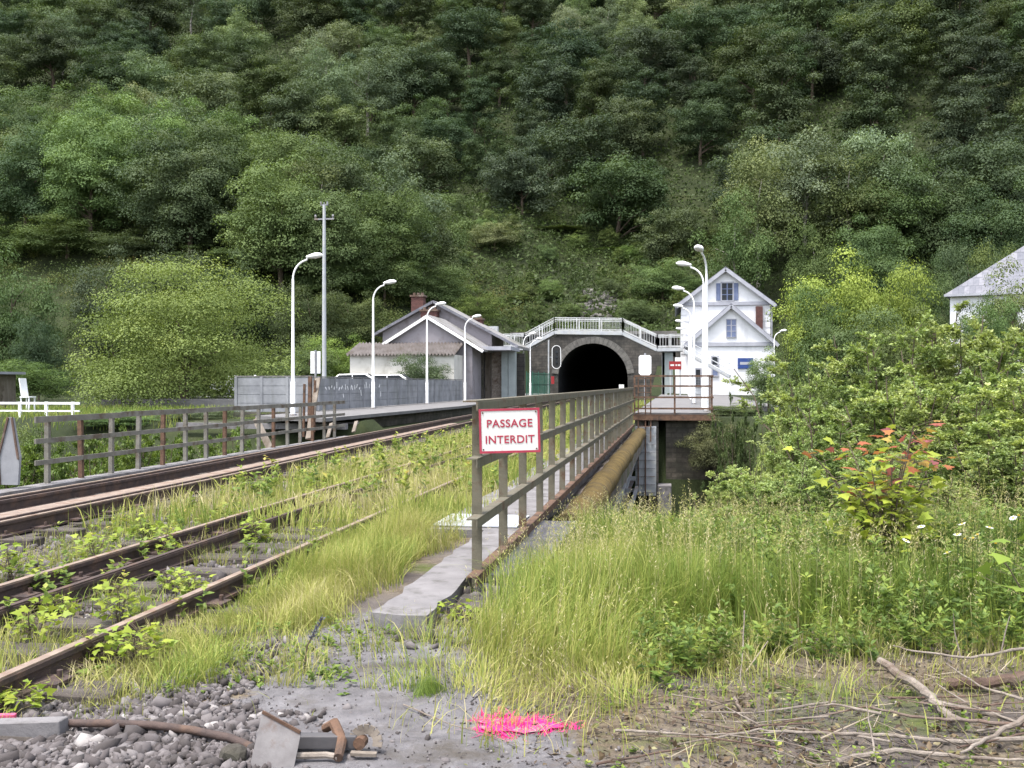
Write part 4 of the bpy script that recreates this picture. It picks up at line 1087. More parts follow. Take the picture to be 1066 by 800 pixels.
# hut far left, white rail fence, white chair-like thing
hx = Pd(-70, 400, 50); hx1 = Pd(19, 400, 50)
hu = thing('wooden_hut', 'small dark open hut with a flat pale roof at the far left edge', 'hut', (hx.x, 47, 0))
zt = Pd(10, 387.5, 47).z
MB().span(hx.x - 1, hx1.x - .15, 47, 50, 0, zt - .1).build('wall', M['plank'], hu)
MB().span(hx.x - 1.3, hx1.x + .25, 46.6, 50.3, zt - .098, zt + .04).build('roof', M['trim_grey'], hu)
MB().span(hx1.x - .13, hx1.x - .02, 46.95, 47.1, 0, zt - .1).build('corner_post', M['steel'], hu)
MB().span(hx1.x - 1.3, hx1.x - .3, 46.95, 46.995, .1, zt - .3).build('painted_dark_opening', M['dark_wood'], hu)  # dark panel on the solid wall stands in for the shaded inside
f0, f1 = Pd(-12, 432, 36), Pd(83, 430, 36)
wf = thing('white_fence', 'low white rail fence at the edge of the meadow on the left', 'fence', (f0.x, 36, .0))
ztop = Pd(40, 420, 36).z; zmid = Pd(40, 428, 36).z
for z in (ztop, zmid): MB().bar((f0.x, 36, z), (f1.x, 36, z), .05, .09 if z == ztop else .06).build('rail', M['white'], wf)
for i in range(5):
    x = f1.x - .3 - i * 1.15; MB().span(x - .05, x + .05, 35.95, 36.05, -.3, ztop + .06).build('post', M['white'], wf)
gp = Pd(29, 418, 42)
gc = thing('garden_chair', 'small white garden chair beside the hut at the far left', 'chair', (gp.x, 42, .1))
z_ = gp.z - .1
MB().box((gp.x, 42, z_ + .3), (.5, .5, .05)).build('seat', M['white'], gc)
MB().box((gp.x - .22, 42, z_ + .75), (.05, .48, .85), Matrix.Rotation(-.15, 3, 'Y')).build('backrest', M['white'], gc)
for dx in (-.2, .2):
    for dy in (-.2, .2): MB().bar((gp.x + dx, 42 + dy, .05), (gp.x + dx, 42 + dy, z_ + .28), .05, .05, up=(0, 1, 0)).build('leg', M['white'], gc)

# parked cars behind the concrete screen
def car():
    t = thing('parked_car', 'white car parked behind the concrete screen, nearest the utility pole', 'car', (0, 0, 0), 0, 'white cars parked behind the screen')
    prof = [(-2.1, .35), (-2.15, .75), (-1.95, .98), (-1.2, 1.0), (-.75, 1.42), (.9, 1.46), (1.6, 1.02), (2.1, .88), (2.15, .35)]
    MB().prism([Vector((x, -.82, z)) for x, z in prof], (0, 0, 0), (0, 1.64, 0)).build('body', M['car_paint'], t, bevel=.05)
    for sy in (-1, 1):
        MB().prism([Vector((x, sy * .825, z)) for x, z in ((-1.05, 1.03), (-.7, 1.36), (.05, 1.38), (.05, 1.03))], (0, 0, 0), (0, sy * .008, 0)).build('window', M['glass'], t)
        MB().prism([Vector((x, sy * .825, z)) for x, z in ((.12, 1.03), (.12, 1.38), (.85, 1.39), (1.35, 1.03))], (0, 0, 0), (0, sy * .008, 0)).build('window', M['glass'], t)
        for x in (-1.35, 1.35):
            wh = MB().tube([(x, sy * .72, .32), (x, sy * .86, .32)], .32, 18).build('wheel', M['rubber'], t)
            MB().tube([(x, sy * .861, .32), (x, sy * .875, .32)], .19, 14).build('rim', M['steel'], wh)
        MB().box((2.1, sy * .6, .72), (.12, .3, .14)).build('headlight', M['glass'], t)
    s = MB(); s.quad((1.64, -.66, 1.04), (1.64, .66, 1.04), (.96, .6, 1.46), (.96, -.6, 1.46)); s.build('windscreen', M['glass'], t)
    return t
c0 = car(); p = Pd(367, 400, 58); c0.location = (p.x, p.y, .6); c0.rotation_euler.z = .2
c1 = copy_tree(c0); p = Pd(404, 400, 62); c1.location = (p.x, p.y, .6); c1.rotation_euler.z = .1; c1['label'] = 'white car parked behind the screen, before the cream shed wall'
c2 = copy_tree(c0); p = Pd(253, 400, 66); c2.location = (p.x, p.y, .6); c2.rotation_euler.z = .7; c2['label'] = 'white car half hidden behind the big round tree'
# car park behind the screen
tag(MB().span(-31, -17.2, 50, 68.6, .0, .6).build('parking_area', M['tarmac']), kind='structure')
# ------------------------------------------------------------------ vegetation generators
def unit(v): return v / np.maximum(np.linalg.norm(v, axis=-1, keepdims=True), 1e-9)

def leaf_geo(P, T, Nn, L, W, fold=0.25):
    """folded diamond leaves: base P, long axis T, face normal Nn"""
    T = unit(T); B = unit(np.cross(T, Nn)); Nn = np.cross(B, T)
    L = np.asarray(L)[:, None]; W = np.asarray(W)[:, None]
    v0 = P; v1 = P + T * L * .45 + B * W * .5 + Nn * W * fold; v2 = P + T * L; v3 = P + T * L * .45 - B * W * .5 + Nn * W * fold
    V = np.stack([v0, v1, v2, v3], 1).reshape(-1, 3)
    i = np.arange(len(P))[:, None] * 4
    F = np.concatenate([i + np.array([[0, 1, 2]]), i + np.array([[0, 2, 3]])], 1).reshape(-1, 3)
    return V, F

def rand_dirs(r, n):
    return unit(r.normal(size=(n, 3)))

def crown_mesh(name, seed, R=6.0, H=10.0, zc=7.5, n_clump=38, n_leaf=150, leaf=0.45, flat=0.75, up=0.5, lowcut=-0.45, jag=0.25, droop=0.0, csize=(.24, .42), jit=.16):
    r = np.random.default_rng(seed)
    Ps, Ns, Ts, Ls, Vr = [], [], [], [], []
    d = rand_dirs(r, n_clump * 3); d = d[d[:, 2] > lowcut][:n_clump]
    for k, dd in enumerate(d):
        f = r.uniform(.5, 1.0) if k > n_clump * .2 else r.uniform(0, .55)
        f *= 1 + jag * r.uniform(-.6, 1) * (dd[2] > -.1)
        rc = R * r.uniform(*csize)
        c = np.array([dd[0] * (R - rc * .5) * f, dd[1] * (R - rc * .5) * f, zc + dd[2] * (H / 2 - rc * .4) * f])
        n = int(n_leaf * (rc / (R * .33)) ** 1.6)
        e = rand_dirs(r, n); e[:, 2] = np.where(e[:, 2] < -.35, -e[:, 2] * .6, e[:, 2])
        rad = rc * r.uniform(.55, 1.08, n)[:, None]
        p = c + e * rad * np.array([1, 1, flat])
        p[:, 2] -= droop * (np.linalg.norm(p[:, :2] - c[:2], axis=1) / rc) ** 2 * rc
        nn = unit(e * 1.0 + np.array([0, 0, up]) + r.normal(size=(n, 3)) * jit)
        t = unit(np.cross(nn, r.normal(size=(n, 3)))); t[:, 2] -= .35 + droop
        Ps.append(p); Ns.append(nn); Ts.append(t); Ls.append(leaf * r.uniform(.65, 1.3, n))
        Vr.append(np.clip(.5 + r.normal(0, .2) + r.uniform(-.1, .1, n), 0, 1))
    P, Nn, T, L, var = map(np.concatenate, (Ps, Ns, Ts, Ls, Vr))
    V, F = leaf_geo(P, T, Nn, L, L * .75, .15)
    return np_mesh(name, V, [F], M['far_leaf'], np.repeat(var, 2))

def trunk_mesh(name, seed, H=8.0, r0=.3, R=5.0, mat=None):
    rr_ = random.Random(seed); mb = MB()
    pts = [(0, 0, -.8), (rr_.uniform(-.1, .1), rr_.uniform(-.1, .1), H * .35), (rr_.uniform(-.4, .4), rr_.uniform(-.4, .4), H * .7), (rr_.uniform(-.6, .6), rr_.uniform(-.6, .6), H)]
    mb.tube(pts, [r0 * 1.25, r0 * .85, r0 * .55, r0 * .15], 7)
    for i in range(6):
        a = rr_.uniform(0, 2 * PI); h = H * rr_.uniform(.3, .75); l = R * rr_.uniform(.5, .85)
        p0 = Vector((0, 0, h)); p1 = p0 + Vector((math.cos(a) * l * .5, math.sin(a) * l * .5, l * .35)); p2 = p0 + Vector((math.cos(a) * l, math.sin(a) * l, l * .5))
        mb.tube([p0, p1, p2], [r0 * .45, r0 * .28, r0 * .08], 5)
    o = mb.build(name, mat or M['bark'], None, smooth=True); me = o.data; bpy.data.objects.remove(o)
    return me

PROTO = {}
def proto(kind, crown, trunk): PROTO.setdefault(kind, []).append((crown, trunk))

for s in range(3):
    proto('broad', crown_mesh('crown', 10 + s, H=12, zc=6.6, n_clump=85, n_leaf=330, leaf=.25, lowcut=-.7, csize=(.19, .34)), trunk_mesh('trunk', s))
for s in range(3):
    proto('pale', crown_mesh('crown', 20 + s, R=4.8, H=13, zc=7, n_clump=80, n_leaf=240, leaf=.2, droop=.35, csize=(.2, .36), lowcut=-.7), trunk_mesh('trunk', 20 + s, 10, .2, 4, M['pale_bark']))
for s in range(2):
    proto('tall', crown_mesh('crown', 30 + s, R=4.8, H=14, zc=7.4, n_clump=80, n_leaf=290, leaf=.25, lowcut=-.85, csize=(.2, .34)), trunk_mesh('trunk', 30 + s, 11, .22, 3.5))
for s in range(3):   # nearer wood, finer leaves
    proto('grove', crown_mesh('crown', 40 + s, R=6.2, H=16, zc=8, n_clump=120, n_leaf=430, leaf=.22, lowcut=-.8, csize=(.2, .36), jag=.3, droop=.2), trunk_mesh('trunk', 40 + s, 11, .3, 5))
for s in range(2):
    proto('mid', crown_mesh('crown', 50 + s, R=4.5, H=8, zc=3.5, n_clump=110, n_leaf=330, leaf=.15, lowcut=-.9, csize=(.18, .34), jag=.3), trunk_mesh('trunk', 50 + s, 6, .16, 3.5))

COUNT = {}
def plant_tree(kind, x, y, s, color, label, cat='tree', name='woodland_tree', group=None, z=None, sz=None, idx=None):
    r = random.Random(int(x * 131 + y * 977))
    cr, tr = PROTO[kind][(r.randrange(len(PROTO[kind])) if idx is None else idx)]
    z = float(ter(x, y)) if z is None else z
    t = thing(name, label, cat, (x, y, z), r.uniform(0, 6.28), group)
    t.scale = (s * r.uniform(.93, 1.07), s * r.uniform(.93, 1.07), (sz or s))
    a = link('trunk', tr, t); b = link('crown', cr, t)
    k = r.uniform(.85, 1.18)
    b.color = (color[0] * k * r.uniform(.88, 1.08), color[1] * k, color[2] * k * r.uniform(.85, 1.25), 1)
    return t

COL = dict(dark=(.045, .064, .031), mid=(.064, .089, .037), green=(.088, .126, .042), pale=(.122, .15, .075), lime=(.13, .17, .04), yellow=(.14, .19, .04), olive=(.08, .108, .036), grey=(.088, .115, .054))

# ------------------------------------------------------------------ the wooded hill
def zone(px, py):
    h = 'high on' if py < 75 else ('half way up' if py < 165 else 'low on')
    s = 'above the left grove' if px < 330 else ('above the grey station' if px < 520 else ('straight above the tunnel' if px < 690 else ('above the white house' if px < 850 else 'above the right-hand roof')))
    return h, s
CN = dict(dark='dark green', mid='mid green', pale='pale feathery')
def wood():
    r = np.random.default_rng(99)
    cand = []
    step = 15.0
    for j, y in enumerate(np.arange(148, 400, step * .84)):
        for x in np.arange(-320, 210, step) + (step / 2 if j % 2 else 0):
            xx, yy = x + r.uniform(-4, 4), y + r.uniform(-3.6, 3.6)
            sc = (1 + .35 * (yy - 170) / 200)
            if r.uniform() > 1 / sc ** .9: continue
            z = float(ter(xx, yy)); px, py = proj(xx, yy, z + 9)
            if px < -40 or px > 1110 or py < -70: continue
            if -47 < xx < 8 and yy < 184 + 6 * math.sin(xx * .3): continue
            if xx < -40 and yy < 184: continue
            if xx > 8 and yy < 156: continue
            cand.append((xx, yy, z, px, py, sc))
    cand.sort(key=lambda c: c[1])
    for i, (x, y, z, px, py, sc) in enumerate(cand):
        pn = vnoise(x, y, 38, 3) + r.uniform(-.75, .75)
        kind = 'pale' if pn > .62 else ('tall' if pn < -.5 else 'broad')
        col = 'pale' if kind == 'pale' else ('mid' if pn > .05 else 'dark')
        h, s = zone(px, py)
        lab = f'{CN[col]} tree {h} the wooded hillside {s}'
        s_ = r.uniform(1.1, 1.75) * sc ** .5
        plant_tree(kind, x, y, s_, COL[col], lab, group=f'{CN[col]} trees {h} the hillside {s}', z=z - (4.2 if y < 208 else .8))
    return len(cand)
NW = wood()

# the nearer grove on the left spur: two loose rows of big trees
def grove():
    r = np.random.default_rng(5)
    pts = []
    for x in np.arange(-150, -38, 8.5):
        for k, y in enumerate((118, 127, 136, 145)):
            pts.append((x + r.uniform(-2.5, 2.5) + 4 * (k % 2), y + r.uniform(-2, 2) - .10 * (x + 90), k))
    pts.append((-40, 136, 3)); pts.append((-43, 126, 2)); pts.append((-37.5, 147, 3))
    names = ['lower edge', 'lower middle', 'upper middle', 'crest']
    for x, y, k in pts:
        z = float(ter(x, y)); px, py = proj(x, y, z + 9)
        if px < -50: continue
        side = 'at the left edge' if px < 150 else ('behind the round tree' if px < 300 else 'behind the lamps')
        pal = r.uniform() < (.45 if k == 3 else .12)
        plant_tree('pale' if pal else 'grove', x, y, r.uniform(.95, 1.15) * (1.25 if pal else 1), COL['grey'] if pal else (COL['green'] if r.uniform() < .55 else COL['mid']),
                   f'{"pale feathery" if pal else "big green"} tree, {names[k]} of the left grove {side}', name='grove_tree',
                   group=f'{"pale" if pal else "green"} trees on the {names[k]} of the left grove {side}', z=z - 1)
grove()

# tall pale trees on the right behind the white house
for i, (px, py, Y, s, col, kd, lab) in enumerate((
    (790, 150, 152, 1.45, 'grey', 'pale', 'tall pale feathery tree behind the white house, left of a pair'),
    (838, 132, 156, 1.6, 'pale', 'pale', 'tallest pale feathery tree behind the white house'),
    (885, 145, 154, 1.5, 'olive', 'pale', 'olive-tinted feathery tree right of the tallest pale one'),
    (925, 160, 156, 1.35, 'mid', 'grove', 'round green tree right of the tall pale trees'),
    (765, 195, 146, 1.15, 'olive', 'pale', 'smaller olive tree low beside the tall pale trees'),
    (975, 185, 158, 1.3, 'mid', 'grove', 'dark leafy tree above the right-hand roof, nearest the slate ridge'),
    (1040, 190, 150, 1.3, 'mid', 'grove', 'dark leafy tree at the right edge above the slate roof'),
    (905, 230, 138, .95, 'green', 'grove', 'green tree low behind the pale bushes right of the house'),
    (850, 225, 138, .9, 'olive', 'pale', 'pale tree in front of the tallest feathery trees'),
    (700, 215, 172, 1.05, 'mid', 'broad', 'dark tree at the right of the scrubby clearing over the tunnel'))):
    cr = PROTO[kd][0][0]; topz = max(v.co.z for v in cr.vertices)
    p = Pd(px, py, Y); s2 = s; z = p.z - topz * s2
    zg_ = float(ter(p.x, Y)); z = min(z, zg_ - .3) if z < zg_ + 2 else zg_ - .5
    sz = (p.z - z) / topz
    plant_tree(kd, p.x, Y, s, COL[col], lab, z=z, sz=sz, name='tall_tree', group=None)

# middle-distance trees and bushes: pixel of the top, distance, half width in px
MIDS = [
    ('bushy_tree', -10, 222, 113, 62, 'green', 'leafy bush at the foot of the grove on the left edge'),
    ('bushy_tree', 70, 226, 114, 58, 'mid', 'leafy bush at the foot of the grove, left of the round tree top'),
    ('bushy_tree', 140, 240, 114, 52, 'mid', 'bush at the grove foot above the round tree, left'),
    ('bushy_tree', 215, 255, 113, 52, 'mid', 'bush at the grove foot above the round tree, right'),
    ('bushy_tree', 285, 246, 115, 50, 'green', 'bush at the grove foot beside the first tall lamp'),
    ('bushy_tree', 345, 272, 115, 46, 'green', 'bush at the grove foot behind the utility pole top'),
    ('bushy_tree', 400, 255, 118, 46, 'mid', 'bush at the right end of the grove foot, above the chimneys'),
    ('bushy_tree', 20, 440, 26, 60, 'green', 'bush on the bank below the white fence'),
    ('bushy_tree', 120, 428, 34, 50, 'green', 'low bush in front of the round tree, left'),
    ('bushy_tree', 210, 425, 36, 50, 'mid', 'low bush in front of the round tree, right'),
    ('bushy_tree', 275, 430, 38, 30, 'green', 'low bush under the left end of the screen'),
    ('bushy_tree', 10, 262, 84, 58, 'mid', 'leafy bushy tree at the far left edge below the grove'),
    ('bushy_tree', 40, 325, 74, 34, 'dark', 'green bush left of the big round tree'),
    ('bushy_tree', 118, 258, 96, 52, 'dark', 'mid green tree rising behind the left shoulder of the round tree'),
    ('bushy_tree', 175, 252, 100, 48, 'dark', 'mid green tree showing above the middle of the round tree'),
    ('bushy_tree', 245, 262, 100, 50, 'dark', 'mid green tree behind the right shoulder of the round tree'),
    ('bushy_tree', 322, 288, 98, 44, 'mid', 'green bushy tree behind the utility pole'),
    ('bushy_tree', 362, 300, 104, 45, 'mid', 'dark bushy tree between the pole and the second lamp'),
    ('bushy_tree', 408, 268, 122, 42, 'green', 'green bushy tree on the slope behind the station chimneys'),
    ('bushy_tree', 352, 345, 84, 36, 'yellow', 'yellow-green bush behind the screen beside the utility pole'),
    ('bushy_tree', 320, 350, 80, 34, 'green', 'green bush behind the platform sign'),
    ('bushy_tree', 455, 275, 124, 40, 'green', 'light bush on the slope above the brick chimneys'),
    ('bushy_tree', 495, 298, 122, 32, 'green', 'light bush on the slope above the station roof end'),
    ('bushy_tree', 515, 228, 172, 30, 'pale', 'pale young conical tree alone on the scrubby clearing'),
    ('bushy_tree', 440, 365, 67.5, 36, 'mid', 'dark rounded bush in front of the cream shed'),
    ('bushy_tree', 30, 372, 60, 50, 'green', 'shady bush behind the white fence'),
    ('bushy_tree', 845, 305, 92, 36, 'olive', 'olive bush right against the white house'),
    ('bushy_tree', 876, 262, 74, 60, 'yellow', 'bright yellow-green tree in the middle right, tallest of its clump'),
    ('bushy_tree', 925, 268, 70, 45, 'yellow', 'bright green tree with a leading shoot beside the slate roof'),
    ('bushy_tree', 862, 285, 72, 40, 'green', 'green tree between the white house and the bright tree'),
    ('bushy_tree', 962, 262, 98, 32, 'mid', 'dark bluish tree just left of the slate roof'),
    ('bushy_tree', 1050, 245, 104, 40, 'green', 'light tree behind the slate roof at the right edge'),
    ('bushy_tree', 1010, 240, 120, 34, 'mid', 'dark tree behind the slate roof ridge'),
    ('bushy_tree', 1018, 312, 62, 24, 'dark', 'dark green bush against the wall of the right-hand house'),
    ('bushy_tree', 1052, 274, 52, 52, 'grey', 'thin greyish tree in front of the slate roof'),
    ('bushy_tree', 1030, 302, 50, 30, 'green', 'green bush before the lower wall of the right-hand house'),
    ('bushy_tree', 888, 312, 45, 52, 'grey', 'greyish feathery bush behind the leafy shrubs'),
    ('bushy_tree', 955, 322, 42, 48, 'olive', 'olive bush behind the leafy shrubs, right of the greyish one'),
    ('bushy_tree', 800, 362, 44, 26, 'grey', 'small grey-green bush below the lamp by the house'),
    ('bushy_tree', 765, 420, 38, 32, 'olive', 'shady bush hanging over the stone abutment'),
    ('bushy_tree', 640, 262, 182, 30, 'green', 'low green tree at the top of the clearing'),
    ('bushy_tree', 585, 240, 186, 34, 'mid', 'dark low tree at the top edge of the clearing above the bridge'),
    ('bushy_tree', 690, 268, 160, 34, 'green', 'green bush on the slope left of the house gable'),
    ('bushy_tree', 665, 310, 152, 26, 'mid', 'bush on the slope above the right end of the footbridge'),
]
for nm, px, py, Y, hw_, col, lab in MIDS:
    p = Pd(px, py, Y); cr = PROTO['mid'][0][0]; topz = max(v.co.z for v in cr.vertices)
    s = hw_ / F_PX * Y / 4.4
    zg_ = float(ter(p.x, Y)); h = p.z - zg_
    z = zg_ - .25 * s
    plant_tree('mid', p.x, Y, s, COL[col], lab, z=z, sz=(p.z - z) / topz, name=nm)

# the big round lime tree
lime_crown = crown_mesh('crown', 77, R=6.0, H=11.2, zc=3.2, n_clump=190, n_leaf=800, leaf=.105, lowcut=-.95, csize=(.16, .3), jag=.12, droop=.15)
bigp = Pd(190, 400, 53)
bt = thing('round_tree', 'big round yellow-green tree in full leaf behind the left bridge railing', 'tree', (bigp.x, 53, float(ter(bigp.x, 53)) - .3), .4)
link('trunk', trunk_mesh('trunk', 78, 5, .3, 2.5), bt); o = link('crown', lime_crown, bt); o.color = (.155, .20, .062, 1)
bt.scale = (1.1, 1.1, 1.04)

# ------------------------------------------------------------------ leafy shrubs with real stems and twigs
def shrub_mesh(seed, H=4.0, spread=2.2, stems=13, leaf=.072, per=46, twigs=19, up=.55, sub=5):
    r = np.random.default_rng(seed); rp_ = random.Random(seed)
    mb = MB(); LP, LT, LN, LL, LV = [], [], [], [], []
    def leaves_on(a, b, n, shade):
        t = r.uniform(.12, 1.04, n)[:, None]; p = a + (b - a) * t + r.normal(size=(n, 3)) * .015
        ax = unit((b - a)[None, :])
        t_ = unit(ax * .75 + r.normal(size=(n, 3)) * .65 + np.array([0, 0, .12]))
        nn = unit(np.array([0, 0, 1.0]) + r.normal(size=(n, 3)) * .55)
        LP.append(p); LT.append(t_); LN.append(nn); LL.append(leaf * r.uniform(.55, 1.25, n)); LV.append(np.clip(shade + r.uniform(-.25, .3, n), 0, 1))
    for s in range(stems):
        a = 2 * PI * (s + rp_.uniform(-.4, .4)) / stems; tilt = rp_.uniform(.1, 1.0)
        h = H * rp_.uniform(.65, 1.05) * (1 - .25 * tilt)
        pts = []; n = 7
        for i in range(n):
            f = i / (n - 1)
            pts.append(np.array([math.cos(a) * spread * tilt * f ** .9, math.sin(a) * spread * tilt * f ** .9, h * f ** (1 + .15 * tilt)]) + r.normal(size=3) * .05 * (i > 0))
        mb.tube(pts, [.03 * (1 - .85 * i / (n - 1)) + .003 for i in range(n)], 5)
        for k in range(twigs):
            f = rp_.uniform(.12, 1.0); i = min(int(f * (n - 1)), n - 2); q = pts[i] + (pts[i + 1] - pts[i]) * (f * (n - 1) - i)
            az = rp_.uniform(0, 2 * PI); l = (.35 + .65 * (1 - f)) * rp_.uniform(.45, 1.0) * H * .28
            d = unit(np.array([math.cos(az) + .5 * math.cos(a), math.sin(az) + .5 * math.sin(a), up * rp_.uniform(.4, 1.6)])[None])[0]
            e = q + d * l
            mb.tube([q, (q + e) / 2 + r.normal(size=3) * .03, e], [.008, .006, .002], 3, cap=False)
            sh_ = rp_.uniform(.25, .75)
            leaves_on(q, e, per, sh_)
            for j in range(sub):
                g = q + (e - q) * rp_.uniform(.25, 1); e2 = g + unit((d + r.normal(size=3) * .7 + np.array([0, 0, .25]))[None])[0] * l * rp_.uniform(.3, .55)
                leaves_on(g, e2, per // 2, sh_ + .08)
    P, T, Nn, L, var = map(np.concatenate, (LP, LT, LN, LL, LV))
    V, F = leaf_geo(P, T, Nn, L, L * .52, .18)
    me = np_mesh('foliage', V, [F], M['leaf'], np.repeat(var, 2))
    o = mb.build('stems', M['bark'], None, smooth=True); st_ = o.data; bpy.data.objects.remove(o)
    return me, st_
SHR = [shrub_mesh(200 + i) for i in range(3)]
def plant_shrub(x, y, z, s, color, label, idx, rz, sz=None, name='leafy_shrub', group=None):
    t = thing(name, label, 'shrub', (x, y, z), rz, group); t.scale = (s, s, sz or s)
    fo, st_ = SHR[idx % len(SHR)]
    link('stems', st_, t); o = link('foliage', fo, t); o.color = (*color, 1)
    return t
GREEN1, GREEN2, GREEN3 = (.20, .262, .09), (.25, .30, .105), (.14, .19, .065)
# top pixel, distance, width scale
SH = [
    (856, 372, 18, .6, GREEN1, 'tall leafy shrub at the left back of the thicket, below the lamp by the house'),
    (885, 340, 18.5, 1.0, GREEN2, 'tall bright leafy shrub at the back of the thicket, left of centre'),
    (940, 328, 18, 1.0, GREEN1, 'tall leafy shrub at the back, above the red-leaved sapling'),
    (1000, 314, 18, 1.05, GREEN2, 'tallest bright leafy shrub at the back, below the slate-roofed house'),
    (1062, 332, 17, 1.0, GREEN1, 'tall leafy shrub at the back of the thicket on the right edge'),
    (1130, 345, 17, 1.0, GREEN1, 'leafy shrub reaching in at the right edge'),
    (812, 424, 15, .42, GREEN2, 'bright leafy shrub on the left flank of the thicket'),
    (858, 405, 14.5, .6, GREEN1, 'leafy shrub in the middle row of the thicket, left part'),
    (905, 392, 14.5, .8, GREEN3, 'shady leafy shrub in the middle row behind the sapling'),
    (960, 385, 14, .8, GREEN2, 'bright leafy shrub in the middle row right of the sapling top'),
    (1020, 372, 14, .8, GREEN1, 'leafy shrub in the middle row near the right edge'),
    (1085, 380, 13.5, .8, GREEN2, 'bright leafy shrub in the middle row cut by the right edge'),
    (778, 476, 11.0, .34, GREEN2, 'low bright leafy shrub at the left tip of the thicket, beside the abutment'),
    (828, 470, 10.0, .42, GREEN1, 'low leafy shrub in the front row, left of the sapling'),
    (885, 462, 9.8, .46, GREEN3, 'shady leafy shrub in the front row directly behind the sapling'),
    (945, 462, 9.6, .46, GREEN1, 'low leafy shrub in the front row, just right of the sapling'),
    (1003, 450, 9.5, .5, GREEN2, 'bright leafy shrub in the front row towards the right'),
    (790, 540, 9.3, .26, GREEN1, 'smallest leafy shrub at the front left foot of the thicket'),
    (752, 500, 10.6, .24, GREEN2, 'bright leafy shrub at the very left tip of the thicket, nearest the ladder'),
    (850, 530, 8.9, .3, GREEN2, 'small bright shrub at the front foot of the thicket, left of the sapling'),
    (1040, 520, 8.6, .34, GREEN1, 'small leafy shrub at the front foot of the thicket, right of the sapling'),
    (1062, 444, 9.3, .5, GREEN1, 'leafy shrub in the front row at the right edge'),
    (1125, 444, 9.3, .5, GREEN3, 'shady leafy shrub in the front row mostly outside the right edge'),
]
for i, (px, py, Y, s, c, lab) in enumerate(SH):
    p = Pd(px, py, Y); z = float(ter(p.x, Y)) - .15
    plant_shrub(p.x, Y, z, s, c, lab, i, i * 1.3, sz=(p.z - z) / 4.1)
# shrubs in the gap behind the left railing
rl_ = random.Random(21)
spots = [(18, 452, 20), (58, 446, 21), (100, 448, 24), (140, 440, 25), (182, 442, 27), (225, 448, 28), (262, 455, 29), (20, 470, 17.5), (70, 472, 18.5), (118, 462, 20.5), (160, 462, 23), (205, 458, 24.5), (285, 462, 31), (-20, 450, 19)]
labs = ['behind the pointed board', 'right of the pointed board', 'left of the third railing bay', 'under the edge of the round tree', 'below the middle of the round tree', 'below the right side of the round tree', 'before the screen footing', 'low by the pointed board', 'low in the second railing bay', 'low in the third railing bay', 'low in the middle of the railing', 'low under the round tree', 'beside the leaning plank', 'at the far left edge']
for i, ((px, py, Y), lb) in enumerate(zip(spots, labs)):
    p = Pd(px, py, Y); s = rl_.uniform(1.05, 1.35); z = p.z - 4.0 * s
    zg_ = float(ter(p.x, Y)); z = min(z, zg_ - .1)
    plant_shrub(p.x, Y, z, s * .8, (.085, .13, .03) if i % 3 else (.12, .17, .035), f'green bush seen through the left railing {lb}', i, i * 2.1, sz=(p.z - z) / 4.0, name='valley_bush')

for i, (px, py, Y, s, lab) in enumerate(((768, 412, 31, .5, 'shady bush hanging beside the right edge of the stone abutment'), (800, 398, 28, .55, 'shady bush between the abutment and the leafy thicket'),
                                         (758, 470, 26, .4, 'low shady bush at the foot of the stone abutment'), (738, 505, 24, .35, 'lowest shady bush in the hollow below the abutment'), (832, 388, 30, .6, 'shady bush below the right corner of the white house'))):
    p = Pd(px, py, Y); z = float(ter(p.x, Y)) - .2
    plant_shrub(p.x, Y, z, s, (.06, .088, .03) if i != 1 else (.09, .12, .045), lab, i, i * 1.7, sz=(p.z - z) / 4.1, name='shady_bush')  # shade of the hollow is put into the dark leaf colour
plant_tree('mid', 1.25, 33.75, .24, (.075, .085, .035), 'straggly olive plant overhanging the right side of the stone abutment', 'bush', 'hanging_plant', z=-1.6, sz=.26)
# low bushes of the clearing over the tunnel
def clearing_bushes():
    r = np.random.default_rng(44); k = 0
    while k < 75:
        x, y = r.uniform(-52, 14), r.uniform(144, 190)
        if y > 178 and r.uniform() < .3: continue
        c = ('green', 'mid', 'olive')[int(r.integers(3))]; s = r.uniform(.22, .5) * (1.35 if y > 176 or x < -40 or x > 2 else 1)
        where = 'upper edge' if y > 174 else ('left side' if x < -26 else ('middle' if x < -6 else 'right side'))
        nm = dict(green='fresh green', mid='dark green', olive='olive')[c]
        plant_tree('mid', x, y, s, COL[c], f'{nm} low bush on the {where} of the clearing above the tunnel', 'bush', 'low_bush', f'{nm} low bushes on the {where} of the clearing', z=float(ter(x, y)) - .2, sz=s * r.uniform(.6, 1.1))
        k += 1
clearing_bushes()
